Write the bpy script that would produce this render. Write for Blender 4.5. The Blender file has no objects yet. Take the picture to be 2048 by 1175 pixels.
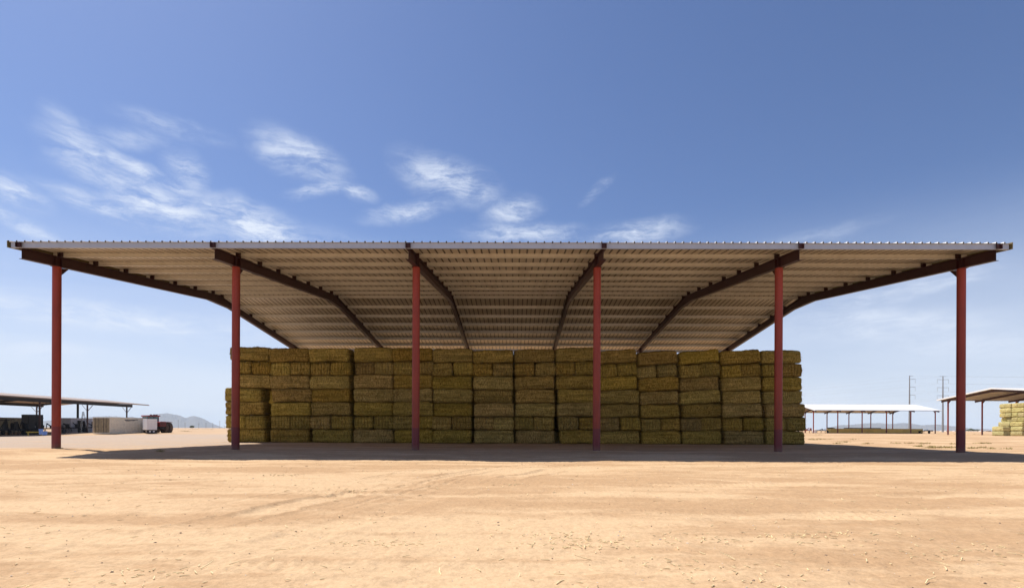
import bpy, math, random
import numpy as np
from mathutils import Vector, Matrix

rnd = random.Random(7)
scene = bpy.context.scene
COL = scene.collection
R = math.radians

# ------------------------------------------------------------------ camera, world, sun, exposure
F, CX, CY = 1060.0, 1023.4, 857.4          # focal length and principal point in photo pixels (2048 wide)
YAW, ROLL = R(0.374), R(0.23)
CAM = (0.371, 0.0, 0.87)

cam_d = bpy.data.cameras.new('camera')
cam = bpy.data.objects.new('camera', cam_d)
COL.objects.link(cam)
cam.location = CAM
cam.rotation_euler = (Matrix.Rotation(YAW, 3, 'Z') @ Matrix.Rotation(R(90), 3, 'X') @ Matrix.Rotation(ROLL, 3, 'Z')).to_euler()
cam_d.sensor_width = 36.0
cam_d.lens = F / 2048 * 36.0
cam_d.shift_x = (1024 - CX) / 2048
cam_d.shift_y = (CY - 587.5) / 2048
cam_d.clip_start = 0.05
cam_d.clip_end = 60000
scene.camera = cam

SUN_DIR = Vector((-4.0, 2.4, 7.9)).normalized()     # towards the sun
SUN_EL = math.asin(SUN_DIR.z)
SUN_AZ = math.atan2(SUN_DIR.x, SUN_DIR.y)            # clockwise from +Y

sun_d = bpy.data.lights.new('sun', 'SUN')
sun_d.energy = 5.0
sun_d.angle = R(0.53)
sun_d.color = (1.0, 0.94, 0.84)
sun = bpy.data.objects.new('sun', sun_d)
COL.objects.link(sun)
sun.rotation_euler = SUN_DIR.to_track_quat('Z', 'Y').to_euler()
sun.location = (0, 0, 60)

scene.view_settings.view_transform = 'Standard'
scene.view_settings.look = 'None'
scene.view_settings.exposure = 0.29
scene.view_settings.gamma = 1.0
scene.render.engine = 'CYCLES'
scene.cycles.max_bounces = 8
scene.cycles.diffuse_bounces = 5
scene.cycles.volume_bounces = 1


def unproj(px, py, D):
    """world point seen at photo pixel (px, py) at depth D along the view axis"""
    u, v = px - CX, py - CY
    c, s = math.cos(ROLL), math.sin(ROLL)
    a, b = c * u + s * v, -s * u + c * v
    xr, zr = a * D / F, -b * D / F
    c, s = math.cos(YAW), math.sin(YAW)
    return Vector((CAM[0] + c * xr - s * D, s * xr + c * D, CAM[2] + zr))


def horizon(px):
    return CY + math.tan(ROLL) * (px - CX)


# ------------------------------------------------------------------ node helpers
def new_mat(name):
    m = bpy.data.materials.new(name)
    m.use_nodes = True
    nt = m.node_tree
    b = nt.nodes['Principled BSDF']
    return m, nt, b


def nd(nt, kind, **kw):
    n = nt.nodes.new(kind)
    for k, v in kw.items():
        if k.startswith('i_'):
            n.inputs[k[2:].replace('_', ' ')].default_value = v
        else:
            setattr(n, k, v)
    return n


def mth(nt, op, a, b=None, clamp=False):
    n = nt.nodes.new('ShaderNodeMath')
    n.operation = op
    n.use_clamp = clamp
    for i, x in enumerate((a, b)):
        if x is None:
            continue
        if isinstance(x, (int, float)):
            n.inputs[i].default_value = x
        else:
            nt.links.new(x, n.inputs[i])
    return n.outputs[0]


def maprange(nt, x, a, b, c=0.0, d=1.0, smooth=True):
    n = nt.nodes.new('ShaderNodeMapRange')
    n.interpolation_type = 'SMOOTHSTEP' if smooth else 'LINEAR'
    nt.links.new(x, n.inputs[0])
    for i, v in enumerate((a, b, c, d)):
        n.inputs[i + 1].default_value = v
    return n.outputs[0]


def mixc(nt, fac, a, b, blend='MIX'):
    n = nt.nodes.new('ShaderNodeMix')
    n.data_type = 'RGBA'
    n.blend_type = blend
    if isinstance(fac, (int, float)):
        n.inputs[0].default_value = fac
    else:
        nt.links.new(fac, n.inputs[0])
    for i, x in ((6, a), (7, b)):
        if isinstance(x, (tuple, list)):
            n.inputs[i].default_value = tuple(x) + ((1.0,) if len(x) == 3 else ())
        else:
            nt.links.new(x, n.inputs[i])
    return n.outputs[2]


def noise(nt, vec, scale, detail=4.0, rough=0.55, dist=0.0):
    n = nt.nodes.new('ShaderNodeTexNoise')
    n.inputs['Scale'].default_value = scale
    n.inputs['Detail'].default_value = detail
    n.inputs['Roughness'].default_value = rough
    n.inputs['Distortion'].default_value = dist
    if vec is not None:
        nt.links.new(vec, n.inputs['Vector'])
    return n.outputs['Fac']


def mapping(nt, vec, scale=(1, 1, 1), loc=(0, 0, 0), rot=(0, 0, 0), kind='POINT'):
    n = nt.nodes.new('ShaderNodeMapping')
    n.vector_type = kind
    n.inputs['Scale'].default_value = scale
    n.inputs['Location'].default_value = loc
    n.inputs['Rotation'].default_value = rot
    nt.links.new(vec, n.inputs['Vector'])
    return n.outputs[0]


def bump(nt, bsdf, h, strength=0.5, dist=0.02):
    n = nt.nodes.new('ShaderNodeBump')
    n.inputs['Strength'].default_value = strength
    n.inputs['Distance'].default_value = dist
    nt.links.new(h, n.inputs['Height'])
    nt.links.new(n.outputs[0], bsdf.inputs['Normal'])


# ------------------------------------------------------------------ sky
SKY_STRENGTH = 0.080
world = bpy.data.worlds.new('World')
scene.world = world
world.use_nodes = True
nt = world.node_tree
bg = nt.nodes['Background']
bg.inputs['Strength'].default_value = SKY_STRENGTH
sky = nd(nt, 'ShaderNodeTexSky', sky_type='NISHITA', sun_disc=False, sun_elevation=SUN_EL, sun_rotation=SUN_AZ,
         altitude=350.0, air_density=1.0, dust_density=1.1, ozone_density=2.4)
tc = nd(nt, 'ShaderNodeTexCoord')
nrm = nd(nt, 'ShaderNodeVectorMath', operation='NORMALIZE')
nt.links.new(tc.outputs['Generated'], nrm.inputs[0])
sep = nd(nt, 'ShaderNodeSeparateXYZ')
nt.links.new(nrm.outputs[0], sep.inputs[0])
az = mth(nt, 'ARCTAN2', sep.outputs[0], sep.outputs[1])
el = mth(nt, 'ARCSINE', sep.outputs[2])
comb = nd(nt, 'ShaderNodeCombineXYZ')
nt.links.new(az, comb.inputs[0])
nt.links.new(el, comb.inputs[1])
ANG = comb.outputs[0]
# wisps are frayed: warp the direction a little before every soft cloud patch is measured
wn = nd(nt, 'ShaderNodeTexNoise')
wn.inputs['Scale'].default_value = 5.5
wn.inputs['Detail'].default_value = 5.0
wn.inputs['Roughness'].default_value = 0.6
nt.links.new(ANG, wn.inputs['Vector'])
ws = nd(nt, 'ShaderNodeVectorMath', operation='MULTIPLY_ADD')
nt.links.new(wn.outputs['Color'], ws.inputs[0])
ws.inputs[1].default_value = (0.075, 0.045, 0)
ws.inputs[2].default_value = (-0.0375, -0.0225, 0)
wa = nd(nt, 'ShaderNodeVectorMath', operation='ADD')
nt.links.new(ANG, wa.inputs[0])
nt.links.new(ws.outputs[0], wa.inputs[1])
WARP = wa.outputs[0]


def cloud_patch(cx, cy, rx, ry, rot, amp):
    p = unproj(cx, cy, 1000.0) - Vector(CAM)
    q = unproj(cx + 10, cy, 1000.0) - Vector(CAM)
    w = unproj(cx, cy - 10, 1000.0) - Vector(CAM)

    def ang(v):
        v = v.normalized()
        return math.atan2(v.x, v.y), math.asin(v.z)
    a0, e0 = ang(p)
    sx = abs(ang(q)[0] - a0) / 10
    sy = abs(ang(w)[1] - e0) / 10
    v = mapping(nt, WARP, scale=(rx * sx, ry * sy, 1.0), loc=(a0, e0, 0), rot=(0, 0, -R(rot)), kind='TEXTURE')
    ln = nd(nt, 'ShaderNodeVectorMath', operation='LENGTH')
    nt.links.new(v, ln.inputs[0])
    return maprange(nt, ln.outputs['Value'], 1.6, 0.0, 0.0, amp)


PATCHES = [
    (160, 305, 62, 48, 30, 0.85), (150, 265, 60, 22, 40, 0.55), (350, 250, 95, 20, 0, 0.55), (262, 272, 70, 24, -15, 0.50),
    (285, 340, 140, 16, 10, 0.9), (375, 335, 46, 34, 40, 0.75), (310, 405, 150, 42, 14, 1.0), (200, 412, 110, 22, 8, 0.85), (230, 375, 80, 26, 25, 0.6),
    (520, 455, 120, 44, 16, 1.15), (470, 420, 60, 24, 30, 0.6), (20, 388, 62, 30, 8, 1.0), (25, 445, 90, 16, 20, 0.9),
    (597, 310, 85, 40, 14, 0.92), (640, 375, 58, 14, -16, 0.70), (708, 381, 40, 15, 6, 0.75),
    (900, 362, 90, 40, 16, 0.95), (820, 420, 85, 20, -12, 0.75), (1022, 425, 52, 24, -12, 0.85),
    (1050, 466, 110, 18, 0, 0.80), (1196, 378, 36, 12, -32, 0.62), (1270, 464, 90, 24, -4, 0.86),
    (230, 632, 330, 30, 2, 0.85), (60, 700, 260, 24, 0, 0.55), (1760, 650, 220, 36, 8, 0.75), (1880, 566, 100, 26, -8, 0.70),
    (1760, 600, 120, 20, -4, 0.65), (1930, 690, 180, 26, 4, 0.55), (560, 470, 260, 36, 6, 0.35), (1640, 470, 120, 14, -3, 0.25)]
acc = None
for p_ in PATCHES:
    o_ = cloud_patch(*p_)
    acc = o_ if acc is None else mth(nt, 'MAXIMUM', acc, o_)
w2 = nd(nt, 'ShaderNodeTexNoise')
w2.inputs['Scale'].default_value = 9.0
w2.inputs['Detail'].default_value = 4.0
nt.links.new(ANG, w2.inputs['Vector'])
w2s = nd(nt, 'ShaderNodeVectorMath', operation='MULTIPLY_ADD')
nt.links.new(w2.outputs['Color'], w2s.inputs[0])
w2s.inputs[1].default_value = (0.03, 0.02, 0)
nt.links.new(WARP, w2s.inputs[2])
W2 = w2s.outputs[0]
st1 = noise(nt, mapping(nt, W2, scale=(7, 34, 1), rot=(0, 0, R(14))), 1.5, 8.0, 0.68, 0.5)
st2 = noise(nt, mapping(nt, W2, scale=(12, 30, 1), rot=(0, 0, R(-38))), 1.6, 7.0, 0.66, 0.5)
st3 = noise(nt, mapping(nt, WARP, scale=(5, 9, 1)), 2.0, 6.0, 0.6, 0.2)
streak = mth(nt, 'ADD', mth(nt, 'ADD', mth(nt, 'MULTIPLY', st1, 0.45), mth(nt, 'MULTIPLY', st2, 0.25)), mth(nt, 'MULTIPLY', st3, 0.30))
fil = maprange(nt, streak, 0.40, 0.62, 0.0, 1.0)
dens = mth(nt, 'MULTIPLY', acc, mth(nt, 'ADD', mth(nt, 'MULTIPLY', fil, 1.15), 0.10))
core = mth(nt, 'MULTIPLY', mth(nt, 'MULTIPLY', acc, acc), 0.30)
cl = mth(nt, 'ADD', dens, mth(nt, 'MULTIPLY', core, fil))
cl = mth(nt, 'MULTIPLY', cl, 0.76, True)
# thin veil everywhere low down
veil = noise(nt, mapping(nt, ANG, scale=(1.6, 9, 1), rot=(0, 0, R(3))), 1.5, 5.0, 0.55, 0.5)
veil = mth(nt, 'MULTIPLY', maprange(nt, veil, 0.30, 0.66, 0.40, 1.0), maprange(nt, el, 0.40, 0.02, 0.0, 0.60))
low = mth(nt, 'ADD', maprange(nt, el, 0.38, 0.0, 0.0, 0.60), mth(nt, 'MULTIPLY', veil, 0.45))
cl = mth(nt, 'SUBTRACT', 1.0, mth(nt, 'MULTIPLY', mth(nt, 'SUBTRACT', 1.0, cl), mth(nt, 'SUBTRACT', 1.0, low)))
cl = mth(nt, 'MINIMUM', cl, 0.95)
K_ = 1.0 / SKY_STRENGTH
tint = mixc(nt, 1.0, sky.outputs[0], (0.83, 0.935, 1.19), 'MULTIPLY')
skyc = mixc(nt, cl, tint, (0.66 * K_, 0.72 * K_, 0.83 * K_))
nt.links.new(skyc, bg.inputs['Color'])

# ------------------------------------------------------------------ materials
MAT = {}


def simple(name, color, rough=0.6, metal=0.0, var=0.15, nscale=3.0, bstr=0.0, spec=0.5):
    m, nt, b = new_mat(name)
    tc = nd(nt, 'ShaderNodeTexCoord')
    n = noise(nt, tc.outputs['Object'], nscale, 6.0, 0.65)
    dark = tuple(c * (1 - var) for c in color)
    lite = tuple(min(1, c * (1 + var)) for c in color)
    nt.links.new(mixc(nt, maprange(nt, n, 0.3, 0.7), dark, lite), b.inputs['Base Color'])
    b.inputs['Roughness'].default_value = rough
    b.inputs['Metallic'].default_value = metal
    b.inputs['Specular IOR Level'].default_value = spec
    if bstr:
        bump(nt, b, noise(nt, tc.outputs['Object'], nscale * 6, 4.0), bstr, 0.01)
    MAT[name] = m
    return m


def make_ground_mat():
    m, nt, b = new_mat('desert_dirt')
    geo = nd(nt, 'ShaderNodeNewGeometry')
    P = geo.outputs['Position']
    at = nd(nt, 'ShaderNodeAttribute', attribute_name='crust')
    gr = nd(nt, 'ShaderNodeAttribute', attribute_name='gravel')
    big = noise(nt, mapping(nt, P, scale=(0.35, 1.0, 1.0)), 0.55, 6.0, 0.6, 0.4)
    mid = noise(nt, mapping(nt, P, scale=(0.6, 1.6, 1.0)), 2.6, 6.0, 0.62, 0.3)
    fine = noise(nt, P, 26.0, 5.0, 0.65)
    grit = noise(nt, P, 120.0, 3.0, 0.6)
    f = mth(nt, 'ADD', mth(nt, 'MULTIPLY', big, 0.55), mth(nt, 'MULTIPLY', mid, 0.45))
    f = mth(nt, 'ADD', f, mth(nt, 'MULTIPLY', mth(nt, 'SUBTRACT', fine, 0.5), 0.22))
    f = mth(nt, 'ADD', f, mth(nt, 'MULTIPLY', mth(nt, 'SUBTRACT', at.outputs['Fac'], 0.5), 0.42))
    f = maprange(nt, f, 0.40, 0.64)
    c = mixc(nt, f, (0.480, 0.308, 0.172), (0.620, 0.432, 0.258))
    crk = noise(nt, mapping(nt, P, scale=(0.7, 1.3, 1.0)), 6.5, 7.0, 0.75, 0.8)
    c = mixc(nt, maprange(nt, crk, 0.52, 0.66, 0, 0.16), c, (0.66, 0.48, 0.30))
    c = mixc(nt, maprange(nt, noise(nt, P, 9.0, 5.0, 0.7), 0.56, 0.74, 0, 0.40), c, (0.33, 0.195, 0.105))
    c = mixc(nt, maprange(nt, grit, 0.62, 0.74, 0, 0.45), c, (0.24, 0.15, 0.09))
    c = mixc(nt, maprange(nt, grit, 0.36, 0.26, 0, 0.35), c, (0.68, 0.53, 0.36))
    gn = noise(nt, mapping(nt, P, scale=(1.0, 0.55, 1.0)), 24.0, 7.0, 0.85)
    c = mixc(nt, 1.0, c, mixc(nt, maprange(nt, gn, 0.36, 0.64), (0.86, 0.85, 0.83), (1.07, 1.07, 1.07)), 'MULTIPLY')
    gv = mth(nt, 'MULTIPLY', gr.outputs['Fac'], maprange(nt, noise(nt, P, 0.5, 5.0, 0.6), 0.25, 0.6, 0.45, 1.0))
    c = mixc(nt, gv, c, mixc(nt, noise(nt, P, 14.0, 4.0, 0.8), (0.33, 0.255, 0.20), (0.52, 0.41, 0.32)))
    nt.links.new(c, b.inputs['Base Color'])
    b.inputs['Roughness'].default_value = 0.95
    b.inputs['Specular IOR Level'].default_value = 0.15
    h = mth(nt, 'ADD', mth(nt, 'MULTIPLY', fine, 0.6), mth(nt, 'MULTIPLY', grit, 0.18))
    h = mth(nt, 'ADD', h, mth(nt, 'MULTIPLY', mid, 0.9))
    h = mth(nt, 'ADD', h, mth(nt, 'MULTIPLY', maprange(nt, crk, 0.50, 0.68), 0.22))
    bump(nt, b, h, 0.6, 0.03)
    MAT['dirt'] = m


make_ground_mat()


def make_hay(name, base, lite, green):
    m, nt, b = new_mat(name)
    tc = nd(nt, 'ShaderNodeTexCoord')
    oi = nd(nt, 'ShaderNodeObjectInfo')
    O = tc.outputs['Object']
    off = nd(nt, 'ShaderNodeVectorMath', operation='ADD')
    sc_ = nd(nt, 'ShaderNodeVectorMath', operation='SCALE')
    nt.links.new(oi.outputs['Location'], sc_.inputs[0])
    sc_.inputs['Scale'].default_value = 3.17
    nt.links.new(O, off.inputs[0])
    nt.links.new(sc_.outputs[0], off.inputs[1])
    V = off.outputs[0]
    fib = noise(nt, mapping(nt, V, scale=(24, 24, 6)), 1.0, 5.0, 0.7, 0.6)
    speck = noise(nt, V, 20.0, 5.0, 0.8)
    band = noise(nt, mapping(nt, V, scale=(0.5, 0.5, 7.0)), 1.2, 5.0, 0.65, 0.4)
    patch = noise(nt, V, 1.6, 4.0, 0.6)
    c = mixc(nt, maprange(nt, fib, 0.36, 0.64), tuple(x * 0.40 for x in base), lite)
    c = mixc(nt, maprange(nt, speck, 0.60, 0.78, 0, 0.55), c, tuple(min(1, x * 1.6) for x in lite))
    c = mixc(nt, maprange(nt, speck, 0.40, 0.27, 0, 0.75), c, tuple(x * 0.22 for x in base))
    c = mixc(nt, maprange(nt, band, 0.52, 0.62, 0, 0.55), c, tuple(x * 0.42 for x in base))
    c = mixc(nt, maprange(nt, patch, 0.42, 0.65, 0, 0.45), c, green)
    c = mixc(nt, maprange(nt, band, 0.45, 0.36, 0, 0.35), c, tuple(min(1, x * 1.25) for x in lite))
    hue = nd(nt, 'ShaderNodeHueSaturation')
    nt.links.new(c, hue.inputs['Color'])
    r1 = oi.outputs['Random']
    nt.links.new(mth(nt, 'ADD', mth(nt, 'MULTIPLY', r1, 0.014), 0.491), hue.inputs['Hue'])
    r2 = mth(nt, 'FRACT', mth(nt, 'MULTIPLY', r1, 17.31))
    nt.links.new(mth(nt, 'ADD', mth(nt, 'MULTIPLY', r2, 0.32), 0.82), hue.inputs['Value'])
    r3 = mth(nt, 'FRACT', mth(nt, 'MULTIPLY', r1, 53.7))
    nt.links.new(mth(nt, 'ADD', mth(nt, 'MULTIPLY', r3, 0.14), 0.94), hue.inputs['Saturation'])
    nt.links.new(hue.outputs[0], b.inputs['Base Color'])
    b.inputs['Roughness'].default_value = 0.9
    b.inputs['Specular IOR Level'].default_value = 0.1
    bump(nt, b, mth(nt, 'ADD', fib, mth(nt, 'MULTIPLY', speck, 0.6)), 1.0, 0.05)
    MAT[name] = m


make_hay('hay', (0.345, 0.228, 0.045), (0.58, 0.405, 0.110), (0.255, 0.19, 0.045))
make_hay('hay_pale', (0.52, 0.44, 0.17), (0.74, 0.64, 0.29), (0.48, 0.44, 0.19))


def make_red(name, col, band=None, bandz=0.9):
    m, nt, b = new_mat(name)
    tc = nd(nt, 'ShaderNodeTexCoord')
    O = tc.outputs['Object']
    n = noise(nt, mapping(nt, O, scale=(3, 3, 0.5)), 1.5, 6.0, 0.6)
    c = mixc(nt, maprange(nt, n, 0.3, 0.7), tuple(x * 0.82 for x in col), tuple(x * 1.15 for x in col))
    sc = noise(nt, mapping(nt, O, scale=(5, 5, 2.2)), 4.0, 6.0, 0.75)
    c = mixc(nt, maprange(nt, sc, 0.68, 0.73, 0, 0.8), c, (0.05, 0.02, 0.02))
    c = mixc(nt, maprange(nt, sc, 0.29, 0.26, 0, 0.6), c, (0.55, 0.35, 0.28))
    if band:
        s = nd(nt, 'ShaderNodeSeparateXYZ')
        nt.links.new(O, s.inputs[0])
        z = mth(nt, 'ADD', s.outputs[2], mth(nt, 'MULTIPLY', mth(nt, 'SUBTRACT', noise(nt, O, 9.0, 3.0), 0.5), 0.05))
        bb = mixc(nt, maprange(nt, s.outputs[2], 0.28, 0.0, 0, 0.75), band, (0.16, 0.10, 0.07))
        c = mixc(nt, maprange(nt, z, bandz + 0.01, bandz - 0.01, 0, 0.85), c, bb)
    nt.links.new(c, b.inputs['Base Color'])
    b.inputs['Roughness'].default_value = 0.55
    bump(nt, b, noise(nt, O, 30.0, 4.0, 0.6), 0.15, 0.004)
    MAT[name] = m


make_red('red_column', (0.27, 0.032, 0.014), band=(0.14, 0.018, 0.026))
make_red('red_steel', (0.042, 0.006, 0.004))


def make_sheet(name, col, rough=0.45, dirt=(0.30, 0.22, 0.14)):
    m, nt, b = new_mat(name)
    tc = nd(nt, 'ShaderNodeTexCoord')
    O = tc.outputs['Object']
    n = noise(nt, mapping(nt, O, scale=(1.1, 0.25, 1)), 1.2, 6.0, 0.6)
    c = mixc(nt, maprange(nt, n, 0.5, 0.75, 0, 0.28), col, dirt)
    n2 = noise(nt, mapping(nt, O, scale=(3.3, 0.05, 1)), 1.0, 3.0, 0.5)
    c = mixc(nt, maprange(nt, n2, 0.4, 0.7, 0, 0.18), c, tuple(x * 0.6 for x in col))
    nt.links.new(c, b.inputs['Base Color'])
    b.inputs['Roughness'].default_value = rough
    MAT[name] = m


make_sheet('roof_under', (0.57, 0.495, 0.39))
make_sheet('rib_shade', (0.14, 0.11, 0.075))  # darker sheet colour for the rib grooves, their shade painted in
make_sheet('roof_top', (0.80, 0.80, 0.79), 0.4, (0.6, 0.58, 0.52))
make_sheet('purlin_paint', (0.68, 0.65, 0.59), 0.5)
make_sheet('fascia_white', (0.40, 0.44, 0.53), 0.4, (0.5, 0.48, 0.45))
simple('rust_edge', (0.20, 0.16, 0.06), 0.8)
simple('dark_steel', (0.012, 0.010, 0.010), 0.7, 0.0, 0.3)
simple('black_rubber', (0.014, 0.013, 0.012), 0.85, 0.0, 0.3)
simple('dusty_rubber', (0.12, 0.085, 0.06), 0.95, 0.0, 0.35)
simple('tan_steel', (0.72, 0.66, 0.53), 0.6, 0.0, 0.10)
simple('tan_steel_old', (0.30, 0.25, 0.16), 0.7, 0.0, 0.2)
simple('grey_steel', (0.45, 0.43, 0.45), 0.6, 0.0, 0.15)
simple('white_paint', (0.72, 0.70, 0.70), 0.5, 0.0, 0.08)
simple('tractor_red', (0.22, 0.016, 0.014), 0.35, 0.0, 0.12)
simple('yellow_paint', (0.62, 0.42, 0.05), 0.5)
simple('blue_plastic', (0.10, 0.24, 0.70), 0.4)
simple('galvanised', (0.30, 0.31, 0.32), 0.5, 0.4, 0.1)
simple('ochre_panel', (0.85, 0.60, 0.16), 0.8, 0.0, 0.12, 0.6)
simple('brown_roof', (0.26, 0.19, 0.15), 0.6, 0.0, 0.15)
simple('mountain_rock', (0.10, 0.085, 0.08), 0.95, 0.0, 0.2, 0.004)
simple('leaf_green', (0.07, 0.10, 0.035), 0.8, 0.0, 0.4, 2.0)
simple('bark', (0.12, 0.09, 0.06), 0.9)
simple('weed', (0.30, 0.235, 0.085), 0.9, 0.0, 0.4, 3.0)
simple('straw', (0.78, 0.64, 0.36), 0.8, 0.0, 0.2, 5.0)
simple('stone', (0.20, 0.14, 0.10), 0.9, 0.0, 0.5, 2.0)
simple('stone_pale', (0.62, 0.54, 0.45), 0.9, 0.0, 0.2, 2.0)
simple('ink', (0.04, 0.03, 0.05), 0.6)
m_, nt_, b_ = new_mat('glass')
b_.inputs['Base Color'].default_value = (0.22, 0.36, 0.36, 1)
b_.inputs['Roughness'].default_value = 0.08
b_.inputs['Transmission Weight'].default_value = 0.55
MAT['glass'] = m_


# ------------------------------------------------------------------ mesh helpers
class MB:
    def __init__(self):
        self.v, self.f, self.mi, self.sm = [], [], [], []

    def add(self, vs, fs, mi=0, smooth=False):
        o = len(self.v)
        self.v += [tuple(p) for p in vs]
        self.f += [tuple(i + o for i in f) for f in fs]
        self.mi += [mi] * len(fs)
        self.sm += [smooth] * len(fs)
        return self

    def hexa(self, p, mi=0):
        """eight corners: bottom four ccw, top four ccw"""
        return self.add(p, [(3, 2, 1, 0), (4, 5, 6, 7), (0, 1, 5, 4), (1, 2, 6, 5), (2, 3, 7, 6), (3, 0, 4, 7)], mi)

    def box(self, x0, x1, y0, y1, z0, z1, mi=0, bev=0.0):
        if bev > 0:
            b = bev
            vs, lay = [], []
            for (zz, ins) in ((z0, b), (z0 + b, 0), (z1 - b, 0), (z1, b)):
                lay.append(len(vs))
                e = ins
                q = b if ins == 0 else b
                pts = [(x0 + q + e * 0, y0 + e), (x1 - q, y0 + e), (x1 - e, y0 + q), (x1 - e, y1 - q),
                       (x1 - q, y1 - e), (x0 + q, y1 - e), (x0 + e, y1 - q), (x0 + e, y0 + q)]
                vs += [(a, c, zz) for a, c in pts]
            fs = []
            for k in range(3):
                for i in range(8):
                    j = (i + 1) % 8
                    fs.append((lay[k] + i, lay[k] + j, lay[k + 1] + j, lay[k + 1] + i))
            fs.append(tuple(range(7, -1, -1)))
            fs.append(tuple(range(24, 32)))
            return self.add(vs, fs, mi)
        return self.hexa([(x0, y0, z0), (x1, y0, z0), (x1, y1, z0), (x0, y1, z0),
                          (x0, y0, z1), (x1, y0, z1), (x1, y1, z1), (x0, y1, z1)], mi)

    def prism_x(self, poly, x0, x1, mi=0):
        """closed polygon of (y,z) pulled along x"""
        n = len(poly)
        vs = [(x0, y, z) for y, z in poly] + [(x1, y, z) for y, z in poly]
        fs = [tuple(range(n)), tuple(range(2 * n - 1, n - 1, -1))]
        for i in range(n):
            j = (i + 1) % n
            fs.append((i, i + n, j + n, j))
        return self.add(vs, fs, mi)

    def tube(self, a, b, r0, r1=None, n=10, mi=0, cap=True, smooth=True):
        r1 = r0 if r1 is None else r1
        a, b = Vector(a), Vector(b)
        d = (b - a).normalized()
        u = d.orthogonal().normalized()
        w = d.cross(u)
        vs = []
        for c, r in ((a, r0), (b, r1)):
            for i in range(n):
                t = 2 * math.pi * i / n
                vs.append(c + u * (r * math.cos(t)) + w * (r * math.sin(t)))
        fs = [(i, (i + 1) % n, n + (i + 1) % n, n + i) for i in range(n)]
        self.add(vs, fs, mi, smooth)
        if cap:
            self.add(vs, [tuple(range(n - 1, -1, -1)), tuple(range(n, 2 * n))], mi)
        return self

    def bar(self, a, b, w, h, mi=0):
        a, b = Vector(a), Vector(b)
        d = (b - a).normalized()
        up = Vector((0, 0, 1)) if abs(d.z) < 0.95 else Vector((1, 0, 0))
        s = d.cross(up).normalized() * (w / 2)
        t = s.cross(d).normalized() * (h / 2)
        return self.hexa([a - s - t, a + s - t, b + s - t, b - s - t, a - s + t, a + s + t, b + s + t, b - s + t], mi)

    def build(self, name, mats, parent=None, loc=None):
        me = bpy.data.meshes.new(name)
        me.from_pydata(self.v, [], self.f)
        for m in (mats if isinstance(mats, (list, tuple)) else [mats]):
            me.materials.append(MAT[m])
        me.polygons.foreach_set('material_index', self.mi)
        me.polygons.foreach_set('use_smooth', self.sm)
        me.update()
        return link(name, me, parent, loc)


def link(name, me, parent=None, loc=None):
    o = bpy.data.objects.new(name, me)
    COL.objects.link(o)
    if parent:
        o.parent = parent
    if loc is not None:
        o.location = loc
    return o


def tag(o, label=None, cat=None, group=None, kind=None):
    if label:
        o['label'] = label
    if cat:
        o['category'] = cat
    if group:
        o['group'] = group
    if kind:
        o['kind'] = kind
    return o


def empty(name, loc=(0, 0, 0), rz=0.0):
    o = bpy.data.objects.new(name, None)
    o.empty_display_size = 0.3
    COL.objects.link(o)
    o.location = loc
    o.rotation_euler = (0, 0, rz)
    return o


# ------------------------------------------------------------------ numpy noise
def _hash(ix, iy, iz, seed):
    h = (ix.astype(np.int64) * 374761393 + iy.astype(np.int64) * 668265263 + iz.astype(np.int64) * 2147483647 + seed * 974634777) & 0xffffffff
    h = ((h ^ (h >> 13)) * 1274126177) & 0xffffffff
    h = (h ^ (h >> 16)) & 0xffffffff
    return h / 4294967295.0


def vnoise(x, y, z=None, seed=0):
    z = np.zeros_like(x) if z is None else z
    ix, iy, iz = np.floor(x), np.floor(y), np.floor(z)
    fx, fy, fz = x - ix, y - iy, z - iz
    fx, fy, fz = (t * t * (3 - 2 * t) for t in (fx, fy, fz))
    ix, iy, iz = ix.astype(np.int64), iy.astype(np.int64), iz.astype(np.int64)
    r = 0
    for a in (0, 1):
        for b in (0, 1):
            for c in (0, 1):
                w = (fx if a else 1 - fx) * (fy if b else 1 - fy) * (fz if c else 1 - fz)
                r = r + w * _hash(ix + a, iy + b, iz + c, seed)
    return r * 2 - 1


def fbm(x, y, z=None, seed=0, octv=4, gain=0.5):
    r, a, f = 0, 1.0, 1.0
    for k in range(octv):
        r = r + a * vnoise(x * f, y * f, None if z is None else z * f, seed + k * 7)
        a *= gain
        f *= 2.03
    return r


def sst(a, b, x):
    t = np.clip((x - a) / (b - a), 0, 1)
    return t * t * (3 - 2 * t)


# ------------------------------------------------------------------ ground
def base_height(x, y):
    x = np.asarray(x, float)
    y = np.asarray(y, float)
    near = -0.18 * (1 - sst(17.2, 20.6, y + 0.05 * np.abs(x)))
    right = -0.21 * sst(19.6, 23.0, x) * (1 - sst(44, 62, y)) * sst(17.2, 20.6, y)
    h = near + right
    h = h - 0.50 * sst(-45, -62, x) * (1 - sst(76, 94, y)) * sst(20, 45, y)
    return h


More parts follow.
